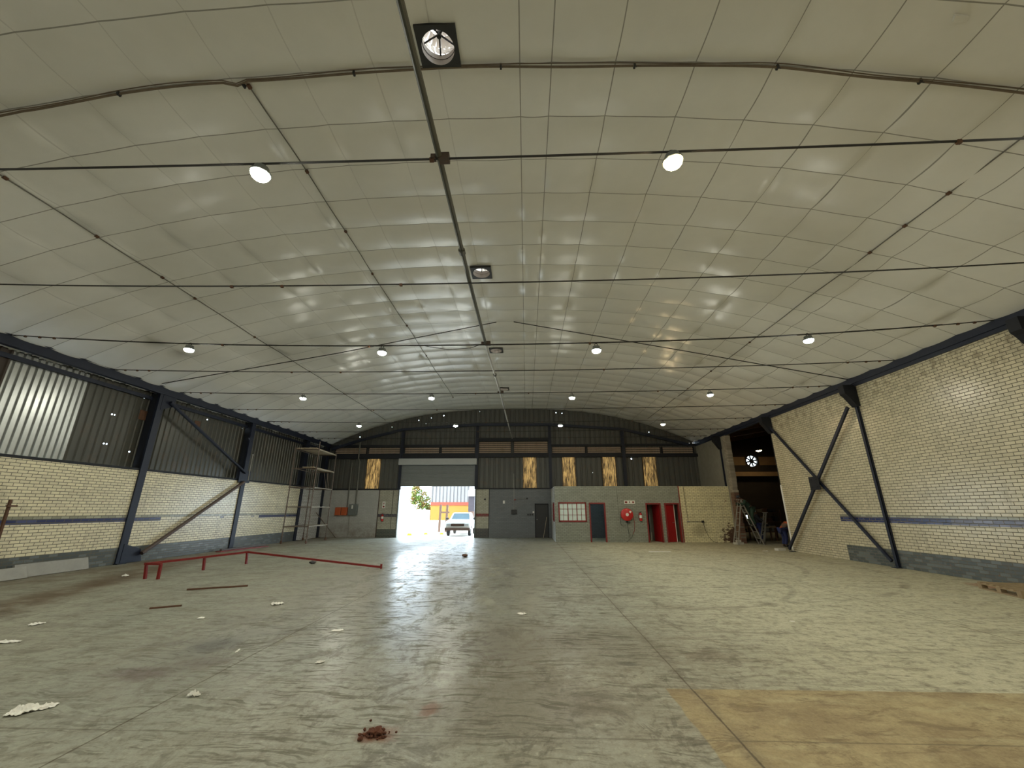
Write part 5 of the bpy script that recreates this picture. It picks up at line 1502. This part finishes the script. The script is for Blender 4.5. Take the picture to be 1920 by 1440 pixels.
for x, y, w, lab in ((-8.15, 29.6, .35, 'low yellow block outside at the left edge of the doorway'), (-7.2, 30.4, .30, 'low yellow block on the bright yard, right of the one at the doorway'), (-6.1, 30.6, .30, 'low yellow block left of the white pickup')):
    mb = MB(); mb.prism([(x - w / 2, 0), (x + w / 2, 0), (x + w / 2 - .06, .14), (x - w / 2 + .06, .14)], 'Y', y, y + .2); tag(mb.build('yard_block', M['yellow'], bevel=.02), lab, 'block')

# white pickup facing the door
CX, CY = -4.66, 28.75
R_ = tag(root('pickup_truck', (CX, CY, 0)), 'white pickup parked outside facing the open roller door', 'pickup truck')


def arch(yc, r=.36):
    return [(yc + r * cos(a), .34 + r * sin(a)) for a in [0 + pi * k / 8 for k in range(9)]]


prof = [(CY + .02, .42), (CY + .0, .62), (CY + .04, .86), (CY + .12, .95), (CY + 1.25, 1.04), (CY + 4.2, 1.00), (CY + 4.25, .42)]
prof += [(CY + 3.35 + .36 * cos(a), .42 + .33 * sin(a)) for a in [pi * k / 6 for k in range(7)]]
prof += [(CY + .75 + .36 * cos(a), .42 + .33 * sin(a)) for a in [pi * k / 6 for k in range(7)]]
mb = MB(); mb.prism(prof, 'X', CX - .84, CX + .84); mb.build('body', M['truck'], R_, bevel=.05)
mb = MB()
B = [(CX - .78, CY + 1.15, 1.0), (CX + .78, CY + 1.15, 1.0), (CX + .78, CY + 2.75, 1.0), (CX - .78, CY + 2.75, 1.0)]
T = [(CX - .62, CY + 1.72, 1.50), (CX + .62, CY + 1.72, 1.50), (CX + .62, CY + 2.6, 1.50), (CX - .62, CY + 2.6, 1.50)]
mb.add(B + T, [(0, 3, 2, 1), (4, 5, 6, 7), (0, 1, 5, 4), (1, 2, 6, 5), (2, 3, 7, 6), (3, 0, 4, 7)]); cab = mb.build('cab', M['truck'], R_, bevel=.05)


def quad_on(p00, p10, p11, p01, m, nrm, d=.012):
    """inset pane on a sloping face"""
    P = lambda u, v: Vector(p00) * (1 - u) * (1 - v) + Vector(p10) * u * (1 - v) + Vector(p11) * u * v + Vector(p01) * (1 - u) * v
    q = [P(m, m * 1.4), P(1 - m, m * 1.4), P(1 - m, 1 - m * 1.4), P(m, 1 - m * 1.4)]
    n = Vector(nrm).normalized() * d
    mb = MB(); mb.add([v + n for v in q] + [v - n for v in q], [(0, 1, 2, 3), (7, 6, 5, 4), (0, 4, 5, 1), (1, 5, 6, 2), (2, 6, 7, 3), (3, 7, 4, 0)])
    return mb


quad_on(B[0], B[1], T[1], T[0], .07, (0, -1, .8)).build('windscreen', M['glass_blue'], R_)
quad_on(B[1], B[2], T[2], T[1], .10, (1, 0, .3)).build('side_window', M['glass_blue'], R_)
quad_on(B[3], B[0], T[0], T[3], .10, (-1, 0, .3)).build('side_window', M['glass_blue'], R_)
mb = MB(); mb.box((CX - .45, CY - .03, .64), (CX + .45, CY + .02, .80))
for k in range(4): mb.box((CX - .45, CY - .045, .65 + k * .04), (CX + .45, CY - .02, .665 + k * .04))
mb.build('grille', M['brown_frame'], R_)
mb = MB(); mb.box((CX - .86, CY - .14, .36), (CX + .86, CY + .05, .54)); mb.build('bumper', M['brown_frame'], R_, bevel=.03)
for s in (-1, 1):
    mb = MB(); mb.cbox((CX + s * .62, CY - .01, .74), (.28, .08, .15)); mb.build('headlight', M['housing'], R_, bevel=.02)
    mb = MB(); mb.cbox((CX + s * .98, CY + 1.42, 1.10), (.20, .07, .15)); mb.bar((CX + s * .78, CY + 1.45, 1.05), (CX + s * .92, CY + 1.43, 1.08), .03, .03); mb.build('mirror', M['dark'], R_, bevel=.02)
    for yc in (.75, 3.35):
        mb = MB(); mb.lathe((CX + s * .74, CY + yc, .31), [(.18, -.09), (.29, -.09), (.31, -.06), (.31, .06), (.29, .09), (.18, .09)], 24, 'X', cap=True); w = mb.build('wheel', M['tyre'], R_)
        mb = MB(); mb.lathe((CX + s * .75, CY + yc, .31), [(0, -.085), (.17, -.085), (.18, .085), (0, .085)], 18, 'X'); mb.build('hub_cap', M['galv'], w)

for o in bpy.data.objects:
    if '_w' in o: del o['_w']
